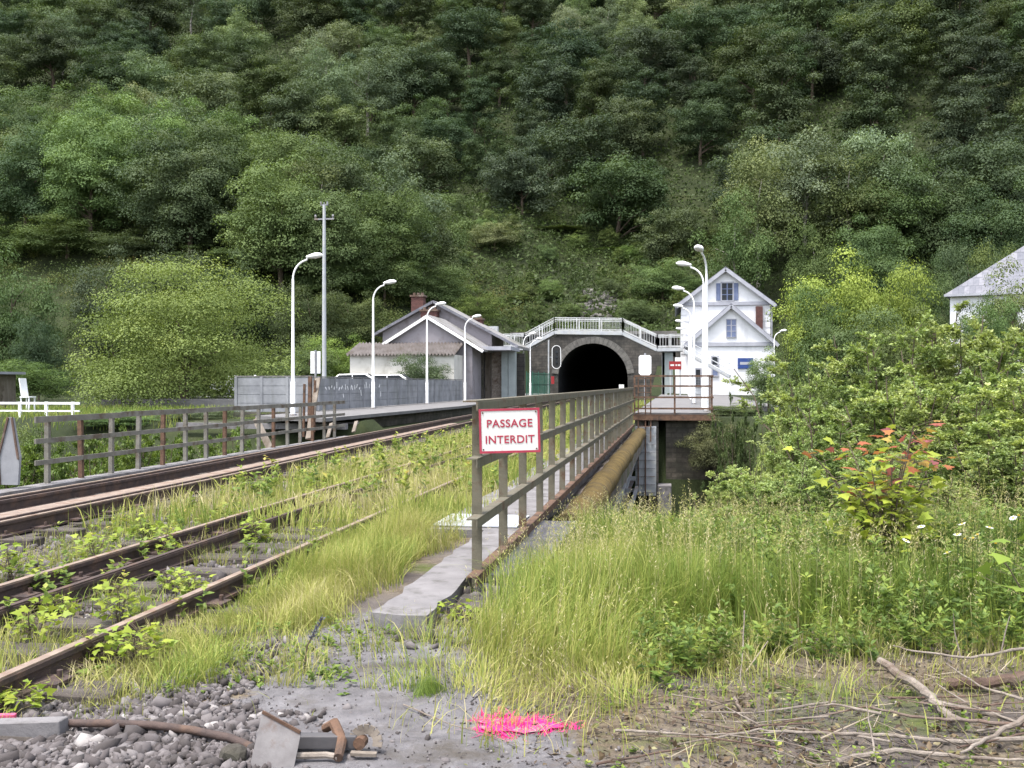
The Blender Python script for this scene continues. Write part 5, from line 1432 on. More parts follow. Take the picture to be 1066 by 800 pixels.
# undergrowth on the slopes (nobody could count it)
def scatter_scrub():
    r = np.random.default_rng(31); Ps, Ns, Ts, Ls, Vs = [], [], [], [], []
    n = 0
    while n < 3000:
        x = r.uniform(-130, 50); y = r.uniform(88, 192)
        if not ((-62 < x < 12 and y > 141) or (y < 141 and (x < -30 or x > 14)) or x > 12): continue
        if abs(x - TX) < 12.5 and y < 142: continue
        if x > -1 and x < 14 and y < 112: continue
        z = float(ter(x, y)); h = r.uniform(.8, 3.0); w_ = h * r.uniform(.7, 1.3); m = 220
        e = rand_dirs(r, m); e[:, 2] = np.abs(e[:, 2])
        p = np.array([x, y, z - .1]) + e * np.array([w_, w_, h]) * r.uniform(.5, 1.05, (m, 1))
        Ps.append(p); Ns.append(unit(e + np.array([0, 0, .5]) + r.normal(size=(m, 3)) * .2)); Ts.append(r.normal(size=(m, 3)))
        Ls.append(r.uniform(.12, .27, m)); base = np.clip(.35 + .35 * vnoise(x, y, 9, 12) + r.uniform(-.2, .25), 0, 1); Vs.append(np.clip(base + r.uniform(-.1, .1, m), 0, 1)); n += 1
    P, Nn, T, L, var = map(np.concatenate, (Ps, Ns, Ts, Ls, Vs))
    V, F = leaf_geo(P, T, Nn, L, L * .7, .1)
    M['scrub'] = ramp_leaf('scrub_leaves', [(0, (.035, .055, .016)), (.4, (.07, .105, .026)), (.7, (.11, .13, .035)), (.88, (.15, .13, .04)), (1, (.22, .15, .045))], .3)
    tag(link('undergrowth', np_mesh('undergrowth', V, [F], M['scrub'], np.repeat(var, 2))), kind='stuff')
scatter_scrub()
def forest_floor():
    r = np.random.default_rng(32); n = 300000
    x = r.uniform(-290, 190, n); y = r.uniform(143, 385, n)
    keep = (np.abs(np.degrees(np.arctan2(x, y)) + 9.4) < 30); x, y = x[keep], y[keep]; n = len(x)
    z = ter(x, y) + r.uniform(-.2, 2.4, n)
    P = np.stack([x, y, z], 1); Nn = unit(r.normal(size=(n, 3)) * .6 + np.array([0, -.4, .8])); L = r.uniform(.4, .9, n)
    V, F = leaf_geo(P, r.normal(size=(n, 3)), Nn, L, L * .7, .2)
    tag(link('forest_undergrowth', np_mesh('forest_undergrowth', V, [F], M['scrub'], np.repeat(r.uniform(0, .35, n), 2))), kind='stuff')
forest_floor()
# rock outcrop on the clearing
rk = MB(); r_ = random.Random(3)
for i in range(60):
    p = Pd(r_.uniform(604, 640), r_.uniform(282, 304), 158); yy = 158 + r_.uniform(-4, 6); zz = float(ter(p.x, yy))
    c = Vector((p.x, yy, zz)); s = r_.uniform(.5, 1.3)
    rk.box(c, (s * 1.5, s, s * .8), Matrix.Rotation(r_.uniform(0, 3), 3, 'Z') @ Matrix.Rotation(r_.uniform(-.4, .4), 3, 'X'))
tag(rk.build('rock_outcrop', M['pale_stone'], bevel=.12), 'pale rocky outcrop showing in the scrub above the footbridge', 'rock')

# ------------------------------------------------------------------ grass
M['grass'] = ramp_leaf('grass_blades', [(0, (.06, .11, .02)), (.35, (.175, .24, .045)), (.6, (.33, .34, .085)), (.8, (.43, .385, .17)), (1, (.52, .46, .29))], .4)

def surf_z(x, y):
    on_deck = (x > -10.4) & (x < -1.1) & (y > 10.7) & (y < 34.6)
    return np.where(on_deck, -0.245, ter(x, y))

def blades(x, y, h, var, wd=.005, bend=.35, seed=0, z=None):
    r = np.random.default_rng(seed); n = len(x)
    z = surf_z(x, y) if z is None else z
    a = 2.2 * PI * vnoise(x, y, .55, 77) + r.normal(0, .9, n); b = np.abs(r.normal(0, bend, n)) * h
    D = np.stack([np.cos(a), np.sin(a), 0 * a], 1); side = np.stack([-np.sin(a + r.uniform(-1, 1, n)), np.cos(a), 0 * a], 1)
    P = np.stack([x, y, z - .02], 1); wd = wd * r.uniform(.6, 1.4, n) if np.isscalar(wd) else wd
    lv = []
    for f, w_ in ((0, 1.), (.38, .9), (.72, .6)):
        c = P + D * (b * f ** 2)[:, None] + np.array([0, 0, 1]) * (h * f * (1 - .18 * f * np.minimum(b / h, 1)))[:, None]
        lv += [c - side * (wd * w_ * .5)[:, None], c + side * (wd * w_ * .5)[:, None]]
    tip = P + D * b[:, None] + np.array([0, 0, 1]) * (h * (1 - .28 * np.minimum(b / h, 1.5)))[:, None]
    V = np.stack(lv + [tip], 1).reshape(-1, 3); i = np.arange(n)[:, None] * 7
    Q = np.concatenate([i + np.array([[0, 1, 3, 2]]), i + np.array([[2, 3, 5, 4]])], 1).reshape(-1, 4); T = i + np.array([[4, 5, 6]])
    return V, Q, T, np.concatenate([np.repeat(var, 2), var]), tip

class Field:
    def __init__(s): s.V, s.Q, s.T, s.vq, s.vt, s.n = [], [], [], [], [], 0
    def add(s, x, y, h, var, **k):
        V, Q, T, vv, tip = blades(x, y, h, np.clip(var, 0, 1), **k)
        s.V.append(V); s.Q.append(Q + s.n); s.T.append(T + s.n); s.n += len(V); s.vq.append(np.repeat(np.clip(var, 0, 1), 2)); s.vt.append(np.clip(var, 0, 1)); return tip
    def tris(s, V, F, var): s.V.append(V); s.T.append(F + s.n); s.n += len(V); s.vt.append(var)
    def build(s, name, mat):
        me = np_mesh(name, np.concatenate(s.V), [np.concatenate(s.Q), np.concatenate(s.T)], mat, np.concatenate(s.vq + s.vt))
        return tag(link(name, me), kind='stuff')

def clumpy(r, n, x0, x1, y0, y1, dens, scale=.5, seed=1):
    X, Y = r.uniform(x0, x1, n * 3), r.uniform(y0, y1, n * 3)
    d = dens(X, Y) * (.55 + .45 * vnoise(X, Y, scale, seed))
    k = r.uniform(0, 1, n * 3) < d
    return X[k][:n], Y[k][:n]

# region edges of the right bank, from the ground line in the photograph: tall grass starts beyond this front line
fx = [-1.25, -1.1, -0.9, -.5, .0, .5, 1.0, 1.6, 2.3, 3.0, 5.0]
FRONT = [Pt(470, 735), Pt(540, 735), Pt(620, 728), Pt(700, 712), Pt(800, 695), Pt(900, 690), Pt(1000, 690), Pt(1066, 690), Pt(1200, 690)]
FXs = np.array([p.x for p in FRONT]); FYs = np.array([p.y for p in FRONT])
def bank_density(X, Y):
    yf = np.interp(X, FXs, FYs) + .12 * vnoise(X, Y, .35, 8)
    d = sstep(-.12, .25, Y - yf) * (1 - sstep(9.8, 11.5, Y))
    lefte = np.interp(Y, [4.6, 5.4, 6.2, 7.2, 8.5, 11], [-1.05, -1.12, -1.15, -1.1, -.98, -.85])
    return d * sstep(-.1, .1, X - lefte + .1 * vnoise(X, Y, .3, 14))
def bank_height(X, Y):
    yf = np.interp(X, FXs, FYs)
    return (.14 + .30 * sstep(0, 1.3, Y - yf)) * (1 + .35 * vnoise(X, Y, .8, 3)) * (1 - .35 * sstep(8, 10, Y))
r = np.random.default_rng(61)
tall = Field()
X, Y = clumpy(r, 46000, -1.4, 6.5, 4.4, 8.2, bank_density, .5)
var = .30 + .16 * vnoise(X, Y, 1.1, 4) + r.uniform(-.16, .16, len(X)) + .22 * sstep(.7, 0, Y - np.interp(X, FXs, FYs)) + .17 * sstep(.8, -.6, X) - .10 * sstep(.3, 1.5, X)
tall.add(X, Y, bank_height(X, Y) * r.uniform(.5, 1.15, len(X)), var, wd=.0055, bend=.55, seed=1)
X, Y = clumpy(r, 26000, -1.1, 9, 8.2, 13.5, bank_density, .6)
tall.add(X, Y, bank_height(X, Y) * r.uniform(.6, 1.25, len(X)), .30 + .16 * vnoise(X, Y, 1.3, 4) + r.uniform(-.16, .16, len(X)), wd=.008, bend=.5, seed=2)
# flowering stems with feathery heads
X, Y = clumpy(r, 4200, -1.2, 7.5, 4.6, 10.5, bank_density, .5)
hh_ = bank_height(X, Y) * r.uniform(1.1, 1.55, len(X)); vv = r.uniform(.6, .95, len(X))
tip = tall.add(X, Y, hh_, vv, wd=.0028, bend=.22, seed=3)
m = 9
tt = np.repeat(tip, m, 0); off = np.tile(np.linspace(0, 1, m), len(tip))[:, None]
P = tt - np.array([0, 0, 1]) * off * .13 + r.normal(size=tt.shape) * .006
T = np.stack([r.normal(0, 1, len(P)), r.normal(0, 1, len(P)), r.uniform(.6, 1.8, len(P))], 1)
V, F = leaf_geo(P, T, rand_dirs(r, len(P)), r.uniform(.014, .032, len(P)), np.full(len(P), .005), .1)
tall.tris(V, F, np.repeat(np.clip(np.repeat(vv, m) + r.uniform(-.1, .15, len(P)), 0, 1), 2))
tall.build('tall_grass', M['grass'])

# short dry grass around the path and in front of the bank
def short_density(X, Y):
    yf = np.interp(X, FXs, FYs)
    d = .10 + .55 * sstep(-.75, -.05, Y - yf) * (X > -1.3)
    d = d * (Y > 4.0) + .75 * ((X > -2.25) & (X < -1.05) & (Y > 4.75) & (Y < 6.1) & (vnoise(X, Y, .42, 33) > -.15))
    d = d + .5 * ((X < -1.75) & (Y < 4.9) & (Y > 4.45) & (vnoise(X, Y, .4, 35) > -.2))
    return np.clip(d, 0, 1)
sg = Field()
X, Y = clumpy(r, 27000, -4.2, 4.5, 3.6, 6.3, short_density, .28, 6)
k = r.uniform(size=len(X)) < np.where((X > -2.4) & (X < -.9) & (Y < 4.75), .12, 1); X, Y = X[k], Y[k]
sg.add(X, Y, r.uniform(.05, .19, len(X)) * (1 + .5 * vnoise(X, Y, .5, 9)), .60 + .25 * vnoise(X, Y, .7, 2) + r.uniform(-.2, .25, len(X)), wd=.0045, bend=.6, seed=4)
sg.build('short_grass', M['grass'])

# track-side grass between the near track and the walkway, and between the tracks
def strip_density(X, Y):
    edge = -2.05 + .2 * vnoise(X, Y, .6, 31) - .35 * sstep(6.6, 4.9, Y)
    a = (X > -3.08 + .12 * vnoise(X, Y, .4, 32)) * sstep(.0, -.18, X - edge) * sstep(4.45, 4.9, Y)
    a = np.where((Y > 9) & (X > -2.42) & (X < -1.9), a * .4, a)
    return a * np.where(Y < 8, .35 + .65 * (vnoise(X, Y, .38, 36) > -.25), 1)
ts = Field()
X, Y = clumpy(r, 24000, -3.3, -1.75, 4.3, 10, strip_density, .4, 5)
ts.add(X, Y, (.13 + .17 * sstep(5, 7.5, Y)) * r.uniform(.35, 1.35, len(X)) * (1 + .5 * vnoise(X, Y, .5, 3)), .58 + .2 * vnoise(X, Y, .8, 7) + r.uniform(-.2, .2, len(X)), wd=.005, bend=.6, seed=5)
X, Y = clumpy(r, 24000, -3.3, -1.75, 10, 34, strip_density, .7, 5)
ts.add(X, Y, .42 * r.uniform(.4, 1.2, len(X)) * (1 + .4 * vnoise(X, Y, 1.1, 3)), .55 + .2 * vnoise(X, Y, 1.2, 7) + r.uniform(-.2, .2, len(X)), wd=.012, bend=.35, seed=6)
def mid_density(X, Y):
    far = sstep(7.5, 11.5, Y)
    inter = (X > -6.6) & (X < -4.85)
    inside = (X > -4.2) & (X < -3.35)
    f = vnoise(X, Y, .55, 41) > .15
    return np.where(inter, np.where(X < -5.9, .35, .65) * np.maximum(f * .8, far), np.where(inside, np.maximum(.6 * f, .9 * far), .85 * far * (X > -6.6)))
X, Y = clumpy(r, 14000, -6.7, -3.3, 4.2, 10, mid_density, .45, 8)
ts.add(X, Y, .18 * r.uniform(.4, 1.4, len(X)), .55 + .2 * vnoise(X, Y, .8, 17) + r.uniform(-.2, .2, len(X)), wd=.006, bend=.45, seed=7)
X, Y = clumpy(r, 30000, -6.9, -3.2, 10, 36, mid_density, .7, 8)
ts.add(X, Y,   .36 * r.uniform(.4, 1.3, len(X)), .62 + .22 * vnoise(X, Y, 1.3, 17) + r.uniform(-.2, .2, len(X)), wd=.013, bend=.4, seed=8)
X, Y = r.uniform(-9, 0, 9000), r.uniform(36, 90, 9000); k = (np.abs(X - (-7.69 - .034 * (Y - 14))) > 1.5) & (X < -1.8) & (X > -9.8)
ts.add(X[k], Y[k], .4 * r.uniform(.5, 1.2, k.sum()), .5 + r.uniform(-.25, .25, k.sum()), wd=.03, bend=.4, seed=9)
X, Y = r.uniform(-60, -18, 16000), r.uniform(33.5, 50, 16000)
ts.add(X, Y, .3 * r.uniform(.5, 1.3, len(X)), .4 + .2 * vnoise(X, Y, 3, 17) + r.uniform(-.2, .2, len(X)), wd=.03, bend=.4, seed=10)
ts.build('trackside_grass', M['grass'])

# ------------------------------------------------------------------ leafy weeds
M['weed'] = ramp_leaf('weed_leaves', [(0, (.06, .10, .022)), (.4, (.115, .18, .035)), (.7, (.20, .26, .045)), (.9, (.32, .34, .06)), (1, (.42, .33, .09))], .38, .3)
def weed_leaves(r, x, y, z, h, n, leaf, wide=.5, var0=.5):
    """leaves up a stem"""
    f = r.uniform(.15, 1, n); a = r.uniform(0, 2 * PI, n)
    lean = r.normal(0, .12, 2)
    P = np.stack([x + lean[0] * f * h, y + lean[1] * f * h, z + f * h], 1)
    T = np.stack([np.cos(a), np.sin(a), r.uniform(-.1, .9, n)], 1)
    Nn = unit(np.stack([-np.cos(a) * .5, -np.sin(a) * .5, np.ones(n)], 1) + r.normal(size=(n, 3)) * .25)
    L = leaf * r.uniform(.6, 1.2, n) * (1.15 - .5 * f)
    return P, T, Nn, L, np.clip(var0 + .25 * (f - .5) + r.uniform(-.2, .2, n), 0, 1)
def weeds(name, X, Y, hs_, ns, leafs, wide, v0, seed):
    r = np.random.default_rng(seed); A = [[], [], [], [], []]; Z = surf_z(X, Y)
    for x, y, z, h in zip(X, Y, Z, hs_):
        for k, q in enumerate(weed_leaves(r, x, y, z, h, r.integers(*ns), leafs * r.uniform(.7, 1.3), var0=v0 + r.uniform(-.15, .15))): A[k].append(q)
    P, T, Nn, L, var = map(np.concatenate, A)
    V, F = leaf_geo(P, T, Nn, L, L * wide, .15)
    tag(link(name, np_mesh(name, V, [F], M['weed'], np.repeat(var, 2))), kind='stuff')
r = np.random.default_rng(71)
def bankw(X, Y): return bank_density(X, Y) * sstep(.3, 1.6, X + .3 * (Y - 6))
X, Y = clumpy(r, 2300, -.6, 6.5, 4.9, 9.8, bankw, .6, 12)
weeds('nettles', X, Y, bank_height(X, Y) * r.uniform(.7, 1.2, len(X)), (14, 30), .075, .42, .38, 1)
X, Y = clumpy(r, 700, -.2, 5.5, 4.75, 5.8, lambda X, Y: sstep(-.1, .15, Y - np.interp(X, FXs, FYs)) * .9, .5, 12)
weeds('leafy_ground_cover', X, Y, r.uniform(.12, .34, len(X)), (10, 24), .06, .5, .45, 2)
def railw(X, Y):
    near = ((np.abs(X + 4.9) < .3) | (np.abs(X + 4.45) < .22) | (np.abs(X + 3.15) < .22)) * .8
    return np.clip(near + .35 * ((X > -6.4) & (X < -5.2)) + .25 * ((X > -4.2) & (X < -3.4)), 0, 1) * (vnoise(X, Y, .45, 51) > .05)
X, Y = clumpy(r, 800, -6.6, -2.6, 4.3, 14, railw, .5, 13)
weeds('trackside_weeds', X, Y, r.uniform(.08, .3, len(X)), (8, 20), .075, .7, .62, 3)
X, Y = clumpy(r, 350, -6.7, -2.2, 12, 34, lambda X, Y: .8 + 0 * X, .8, 14)
weeds('far_trackside_weeds', X, Y, r.uniform(.25, .6, len(X)), (16, 34), .13, .6, .6, 4)
X, Y = clumpy(r, 420, -.4, 4.2, 3.55, 5.1, lambda X, Y: .35 + .65 * (vnoise(X, Y, .3, 71) > .2), .4, 16)
weeds('low_debris_weeds', X, Y, r.uniform(.01, .07, len(X)), (5, 12), .03, .55, .55, 6)
X, Y = clumpy(r, 160, -3.2, -1.6, 4.6, 6.2, lambda X, Y: .6 + 0 * X, .4, 15)
weeds('low_path_weeds', X, Y, r.uniform(.03, .1, len(X)), (6, 14), .04, .55, .5, 5)

# young plants one can tell apart, along the rails
def maple_leaf():
    """lobed leaf outline in its own plane, length 1"""
    o = [(0, 0), (.14, -.02), (.42, -.06), (.34, .16), (.52, .36), (.28, .42), (.20, .58), (0, 1.0), (-.20, .58), (-.28, .42), (-.52, .36), (-.34, .16), (-.42, -.06), (-.14, -.02)]
    return np.array(o)
MLF = maple_leaf()
def lobed(P, T, Nn, L):
    T = unit(T); B = unit(np.cross(T, Nn)); Nn = np.cross(B, T)
    k = len(MLF); n = len(P)
    droop = -.25 * (MLF[:, 0] ** 2) - .12 * MLF[:, 1] ** 2
    V = P[:, None, :] + L[:, None, None] * (MLF[None, :, 1:2] * T[:, None, :] + MLF[None, :, 0:1] * B[:, None, :] + droop[None, :, None] * Nn[:, None, :])
    c = (P + L[:, None] * .3 * T)[:, None, :]
    V = np.concatenate([V, c], 1).reshape(-1, 3); i = np.arange(n)[:, None] * (k + 1)
    F = np.concatenate([i + np.array([[j, (j + 1) % k, k]]) for j in range(k)], 1).reshape(-1, 3)
    return V, F, k
def sapling(name, label, x, y, h, n, leaf, v0, vtop=None, group=None, cat='sapling', spread=.5, stems=1, z=None):
    r = np.random.default_rng(int(abs(x * 991 + y * 313))); z = float(surf_z(np.array(x), np.array(y))) if z is None else z
    t = thing(name, label, cat, (x, y, z), 0, group); mb = MB(); Ps, Ts, Ns, Ls, Vs = [], [], [], [], []
    for s in range(stems):
        le = r.normal(0, .25 if stems > 1 else .1, 2) * h * spread; hs__ = r.uniform(.5, .95)
        pts = [np.array([le[0] * f ** 1.5, le[1] * f ** 1.5, h * f * (1 if s == 0 else hs__)]) + r.normal(size=3) * .008 * (f > 0) for f in np.linspace(0, 1, 6)]
        mb.tube(pts, [.008 * (1 - .7 * k / 5) * (h ** .5) + .001 for k in range(6)], 5)
        m = n // stems
        f = np.sort(r.uniform(.25, 1, m)); a = np.arange(m) * 2.4 + r.normal(0, .3, m)
        base = np.stack([np.interp(f, np.linspace(0, 1, 6), [p[q] for p in pts]) for q in range(3)], 1)
        pet = leaf * r.uniform(.4, 1.3, m) * (1.5 - .8 * f) * (1 + spread)
        d = np.stack([np.cos(a), np.sin(a), .35 + 0 * a], 1)
        tipp = base + d * pet[:, None]
        for b0, b1 in zip(base, tipp): mb.tube([b0, b1], [.0018, .0014], 3, cap=False)
        Ps.append(tipp); Ts.append(d * np.array([1, 1, .1]) + r.normal(size=(m, 3)) * .2); Ns.append(unit(np.array([0, 0, 1.]) + r.normal(size=(m, 3)) * .55 + d * .3))
        Ls.append(leaf * r.uniform(.6, 1.15, m)); v = np.clip(v0 + r.uniform(-.15, .2, m), 0, .93)
        if vtop is not None: v = np.where((f > .84) & (r.uniform(size=m) < .75), r.uniform(.89, 1.0, m), v)
        Vs.append(v)
    P, T, Nn, L, var = map(np.concatenate, (Ps, Ts, Ns, Ls, Vs))
    V, F, k = lobed(P, T, Nn, L)
    mb.build('stem', M['bark'], t, world=False, smooth=True)
    link('foliage', np_mesh('foliage', V, [F], M['sapling'], np.repeat(var, k)), t)
    return t
M['sapling'] = ramp_leaf('sapling_leaves', [(0, (.10, .17, .03)), (.45, (.21, .29, .04)), (.86, (.36, .40, .05)), (.92, (.36, .15, .05)), (.96, (.34, .10, .05)), (1, (.30, .10, .11))], .4, .3)
SAP = [(12, 600, .32, 'in the lower left corner of the tracks'), (30, 668, .3, 'inside the near track at the left edge'), (100, 585, .34, 'just left of the pale far rail'), (150, 560, .3, 'between the two tracks near the dark check rail'),
       (168, 575, .28, 'over the far rail of the near track'), (122, 655, .36, 'against the near rail'), (140, 690, .25, 'on the sleeper ends outside the near rail'), (200, 615, .2, 'on the stones between the near rails'),
       (178, 610, .18, 'smaller one on the stones between the near rails'), (300, 545, .22, 'inside the near rail further along'), (330, 520, .35, 'between the tracks below the platform lamps'), (440, 470, .75, 'tall one between the tracks beyond the walkway'),
       (416, 490, .5, 'left of the tall one between the tracks'), (60, 640, .16, 'low one beside the check rail at the left'), (477, 640, .12, 'at the end of the walkway slab'), (262, 560, .26, 'beside the check rail half way along'), (20, 735, .1, 'small one near the buried sleepers'), (100, 690, .22, 'between the near rail and the gravel')]
for px, py, h, lab in SAP:
    p = Pt(px, py + 8)
    sapling('young_sapling', f'bright yellow-green sapling {lab}', p.x, p.y, h, 44 + int(110 * h), .05 + .035 * h, .55, group=None, spread=.75, stems=3 if h > .15 else 2)
p = Pt(925, 612)
sapling('red_leaved_sapling', 'bushy sapling with yellow-green leaves and red young top leaves in the tall grass', p.x, p.y, 1.16, 520, .098, .64, vtop=.97, spread=.8, stems=13)
p = Pt(1085, 660)
sapling('young_sapling', 'pale leafy sapling bough reaching in from the right edge over the grass', p.x, p.y, .55, 26, .12, .3, spread=1.0, stems=3)

def spike_plant(label, px, py, h, col=None):
    p = Pt(px, py); r = np.random.default_rng(px)
    z = float(ter(p.x, p.y)); t = thing('spike_plant', label, 'wild plant', (p.x, p.y, z)); mb = MB()
    top = np.array([.10, .02, h]); mid_ = np.array([.02, 0, h * .5])
    mb.tube([(0, 0, -.02), mid_, top], [.006, .005, .002], 5); mb.build('stem', M['bark'], t, world=False)
    P, T, Nn, L, v = weed_leaves(r, 0, 0, 0, h * .5, 34, .055, var0=.4); V, F = leaf_geo(P, T, Nn, L, L * .3, .15)
    link('foliage', np_mesh('foliage', V, [F], M['weed'], np.repeat(v, 2)), t)
    n = 90; f = r.uniform(.55, 1, n); b = mid_ + (top - mid_) * ((f - .5) * 2)[:, None]
    V, F = leaf_geo(b, rand_dirs(r, n) + np.array([0, 0, .5]), rand_dirs(r, n), r.uniform(.012, .024, n), np.full(n, .01), .2)
    link('flower_spike', np_mesh('flower_spike', V, [F], M['spike'], np.repeat(r.uniform(0, 1, n), 2)), t)
M['spike'] = ramp_leaf('spike_flowers', [(0, (.07, .075, .10)), (.6, (.13, .14, .18)), (1, (.2, .21, .2))], .2)
spike_plant('single plant with a grey-blue flower spike leaning over the path edge', 316, 702, .30)
def tuft(label, px, py, h, n, rad, v0, seed):
    p = Pt(px, py); r = np.random.default_rng(seed); x = r.normal(0, rad, n); y = r.normal(0, rad, n)
    V, Q, T, vv, tip = blades(x, y, h * r.uniform(.6, 1.1, n), np.clip(v0 + r.uniform(-.1, .1, n), 0, 1), wd=.004, bend=.4, seed=seed, z=np.zeros(n))
    t = tag(link('grass_tuft', np_mesh('grass_tuft', V, [Q, T], M['grass'], vv)), label, 'grass tuft'); t.location = (p.x, p.y, float(ter(p.x, p.y)))
tuft('small dark green grass tuft on the path', 446, 722, .10, 420, .05, .2, 3)
# white ox-eye daisies at the right of the sapling
dz = thing('daisy_plant', 'clump of white daisies beside the red-leaved sapling', 'flower', (0, 0, 0))
p = Pt(1005, 650); dz.location = (p.x, p.y, float(ter(p.x, p.y))); r = np.random.default_rng(8)
st_m, pt_m, ct_m = MB(), MB(), MB()
for i in range(13):
    x, y, h = r.normal(0, .22), r.normal(0, .15), r.uniform(.45, .68)
    st_m.tube([(x * .8, y * .8, 0), (x, y, h)], .002, 4)
    tl = Matrix.Rotation(r.uniform(-.5, .5), 3, 'X') @ Matrix.Rotation(r.uniform(-.5, .5), 3, 'Y')
    for k in range(10):
        a = k / 10 * 2 * PI; d = Vector((math.cos(a), math.sin(a), 0)); s = Vector((-math.sin(a), math.cos(a), 0)); c = Vector((x, y, h))
        pt_m.quad(c + tl @ (d * .006), c + tl @ (d * .018 + s * .005), c + tl @ (d * .026), c + tl @ (d * .018 - s * .005))
    ct_m.tube([Vector((x, y, h - .003)), Vector((x, y, h + .004))], .007, 8)
st_m.build('stem', M['weed'], dz, world=False); pt_m.build('petals', M['sign_white'], dz, world=False)
ct_m.build('flower_centre', surf('daisy_yellow', (.5, .32, .02), (.6, .4, .03), 3, .7, bump=0), dz, world=False)

# ------------------------------------------------------------------ stones
def stones(name, X, Y, size, seed, mat, zo=0.0):
    r = np.random.default_rng(seed); n = len(X); Z = surf_z(X, Y) + zo
    bm = bmesh.new(); bmesh.ops.create_icosphere(bm, subdivisions=1, radius=.5)
    V0 = np.array([v.co[:] for v in bm.verts]); F0 = np.array([[v.index for v in f.verts] for f in bm.faces]); bm.free()
    k = len(V0); sz = size * np.exp(r.normal(0, .35, n))
    ax = r.uniform(.38, 1.4, (n, 1, 3)); V = V0[None] * ax * (1 + r.uniform(-.42, .3, (n, k, 1)))
    q = r.normal(size=(n, 4)); q /= np.linalg.norm(q, axis=1, keepdims=True); a, b, c, d = q.T
    R = np.stack([np.stack([1-2*(c*c+d*d), 2*(b*c-a*d), 2*(b*d+a*c)], -1), np.stack([2*(b*c+a*d), 1-2*(b*b+d*d), 2*(c*d-a*b)], -1), np.stack([2*(b*d-a*c), 2*(c*d+a*b), 1-2*(b*b+c*c)], -1)], 1)
    V = np.einsum('nij,nkj->nki', R, V) * sz[:, None, None] + np.stack([X, Y, Z + sz * .15], 1)[:, None]
    F = (F0[None] + (np.arange(n) * k)[:, None, None]).reshape(-1, 3)
    tag(link(name, np_mesh(name, V.reshape(-1, 3), [F], mat, np.repeat(r.uniform(0, 1, n), len(F0)))), kind='stuff')
def stone_mat():
    m, t, out = _nodes('ballast_stone'); b = N(t, 'ShaderNodeBsdfPrincipled'); b.inputs['Roughness'].default_value = .9
    at = t.nodes.new('ShaderNodeAttribute'); at.attribute_name = 'var'
    c = ramp(t, at.outputs['Fac'], [(0, (.035, .029, .027)), (.35, (.075, .064, .064)), (.7, (.12, .107, .108)), (.95, (.165, .15, .15)), (1, (.32, .3, .29))])
    c = mix(t, .5, c, ramp(t, noise(t, 30, 6, .7), [(.3, (.5, .46, .44)), (.7, (1, 1, 1))]), 'MULTIPLY'); t.links.new(c, b.inputs['Base Color']); t.links.new(b.outputs[0], out.inputs['Surface'])
    return m
M['ballast'] = stone_mat()
r = np.random.default_rng(81)
X, Y = r.uniform(-3.6, -.9, 8500), r.uniform(3.5, 4.52, 8500); k = r.uniform(size=len(X)) < sstep(-1.45, -2.0, X) * sstep(4.55, 4.25, Y) + .006
stones('gravel', X[k], Y[k], .034, 1, M['ballast'])
X, Y = r.uniform(-3.35, -2.1, 2600), r.uniform(4.4, 5.6, 2600); k = vnoise(X, Y, .5, 61) > -.2
stones('gravel_patch', X[k], Y[k], .03, 2, M['ballast'])
X, Y = r.uniform(-4.2, -3.3, 2600), r.uniform(4.0, 12, 2600)
stones('track_gravel', X, Y, .042, 3, M['ballast'])
X, Y = r.uniform(-6.9, -4.9, 4200), r.uniform(5.5, 12, 4200); k = vnoise(X, Y, .8, 62) > -.5
stones('cess_gravel', X[k], Y[k], .045, 4, M['ballast'])
X, Y = r.uniform(-2.6, 3.5, 13000), r.uniform(3.5, 6.2, 13000); k = r.uniform(size=len(X)) < .45 + .55 * vnoise(X, Y, .35, 63); X, Y = X[k], Y[k]
stones('path_grit', X, Y, .009, 5, M['ballast'], .007)
X, Y = r.uniform(-1.62, -1.0, 260), r.uniform(5.5, 7.7, 260)
stones('rubble_bits', X, Y, .055, 6, M['ballast'])

# ------------------------------------------------------------------ pink marking paint on a tuft of grass
pkp = [Pt(x, y) for x, y in ((478, 766), (512, 772), (562, 769), (580, 760), (578, 746), (540, 743), (508, 754))]
pc = sum(pkp, Vector()) / len(pkp)
pk = thing('painted_grass_patch', 'patch of grass and grit sprayed bright pink at the edge of the path', 'paint mark', (pc.x, pc.y, float(ter(pc.x, pc.y))))
n = 5200; r = np.random.default_rng(4)
an_ = r.uniform(0, 2 * PI, n); ra = np.sqrt(r.uniform(0, 1, n)) * (1 + .3 * np.sin(3 * an_ + 1) + .2 * np.sin(7 * an_) + r.normal(0, .12, n)); xy = np.stack([0.19 * ra * np.cos(an_), .115 * ra * np.sin(an_)], 1)
V, Q, T, vv, tip = blades(xy[:, 0], xy[:, 1], r.uniform(.015, .045, n) * np.where(r.uniform(size=n) < .08, 1.7, 1), r.uniform(0, 1, n), wd=.005, bend=1.1, seed=4, z=0 * xy[:, 0])
link('sprayed_grass', np_mesh('sprayed_grass', V, [Q, T], M['pinkpaint'], vv), pk)
bmx = MB(); a_ = np.linspace(0, 2 * PI, 40)[:-1]
bmx.add([(0.17 * math.cos(t) * (1 + .25 * math.sin(3 * t + 1) + .12 * math.sin(9 * t)) - .01, .10 * math.sin(t) * (1 + .2 * math.sin(5 * t)), .014) for t in a_], [tuple(range(39))])
bmx.build('sprayed_ground', surf('pink_ground', (.5, .03, .13), (.68, .03, .19), 20, .9, stain=(.22, .19, .18), stain_scale=14, stain_lo=.5, stain_hi=.6), pk, world=False)

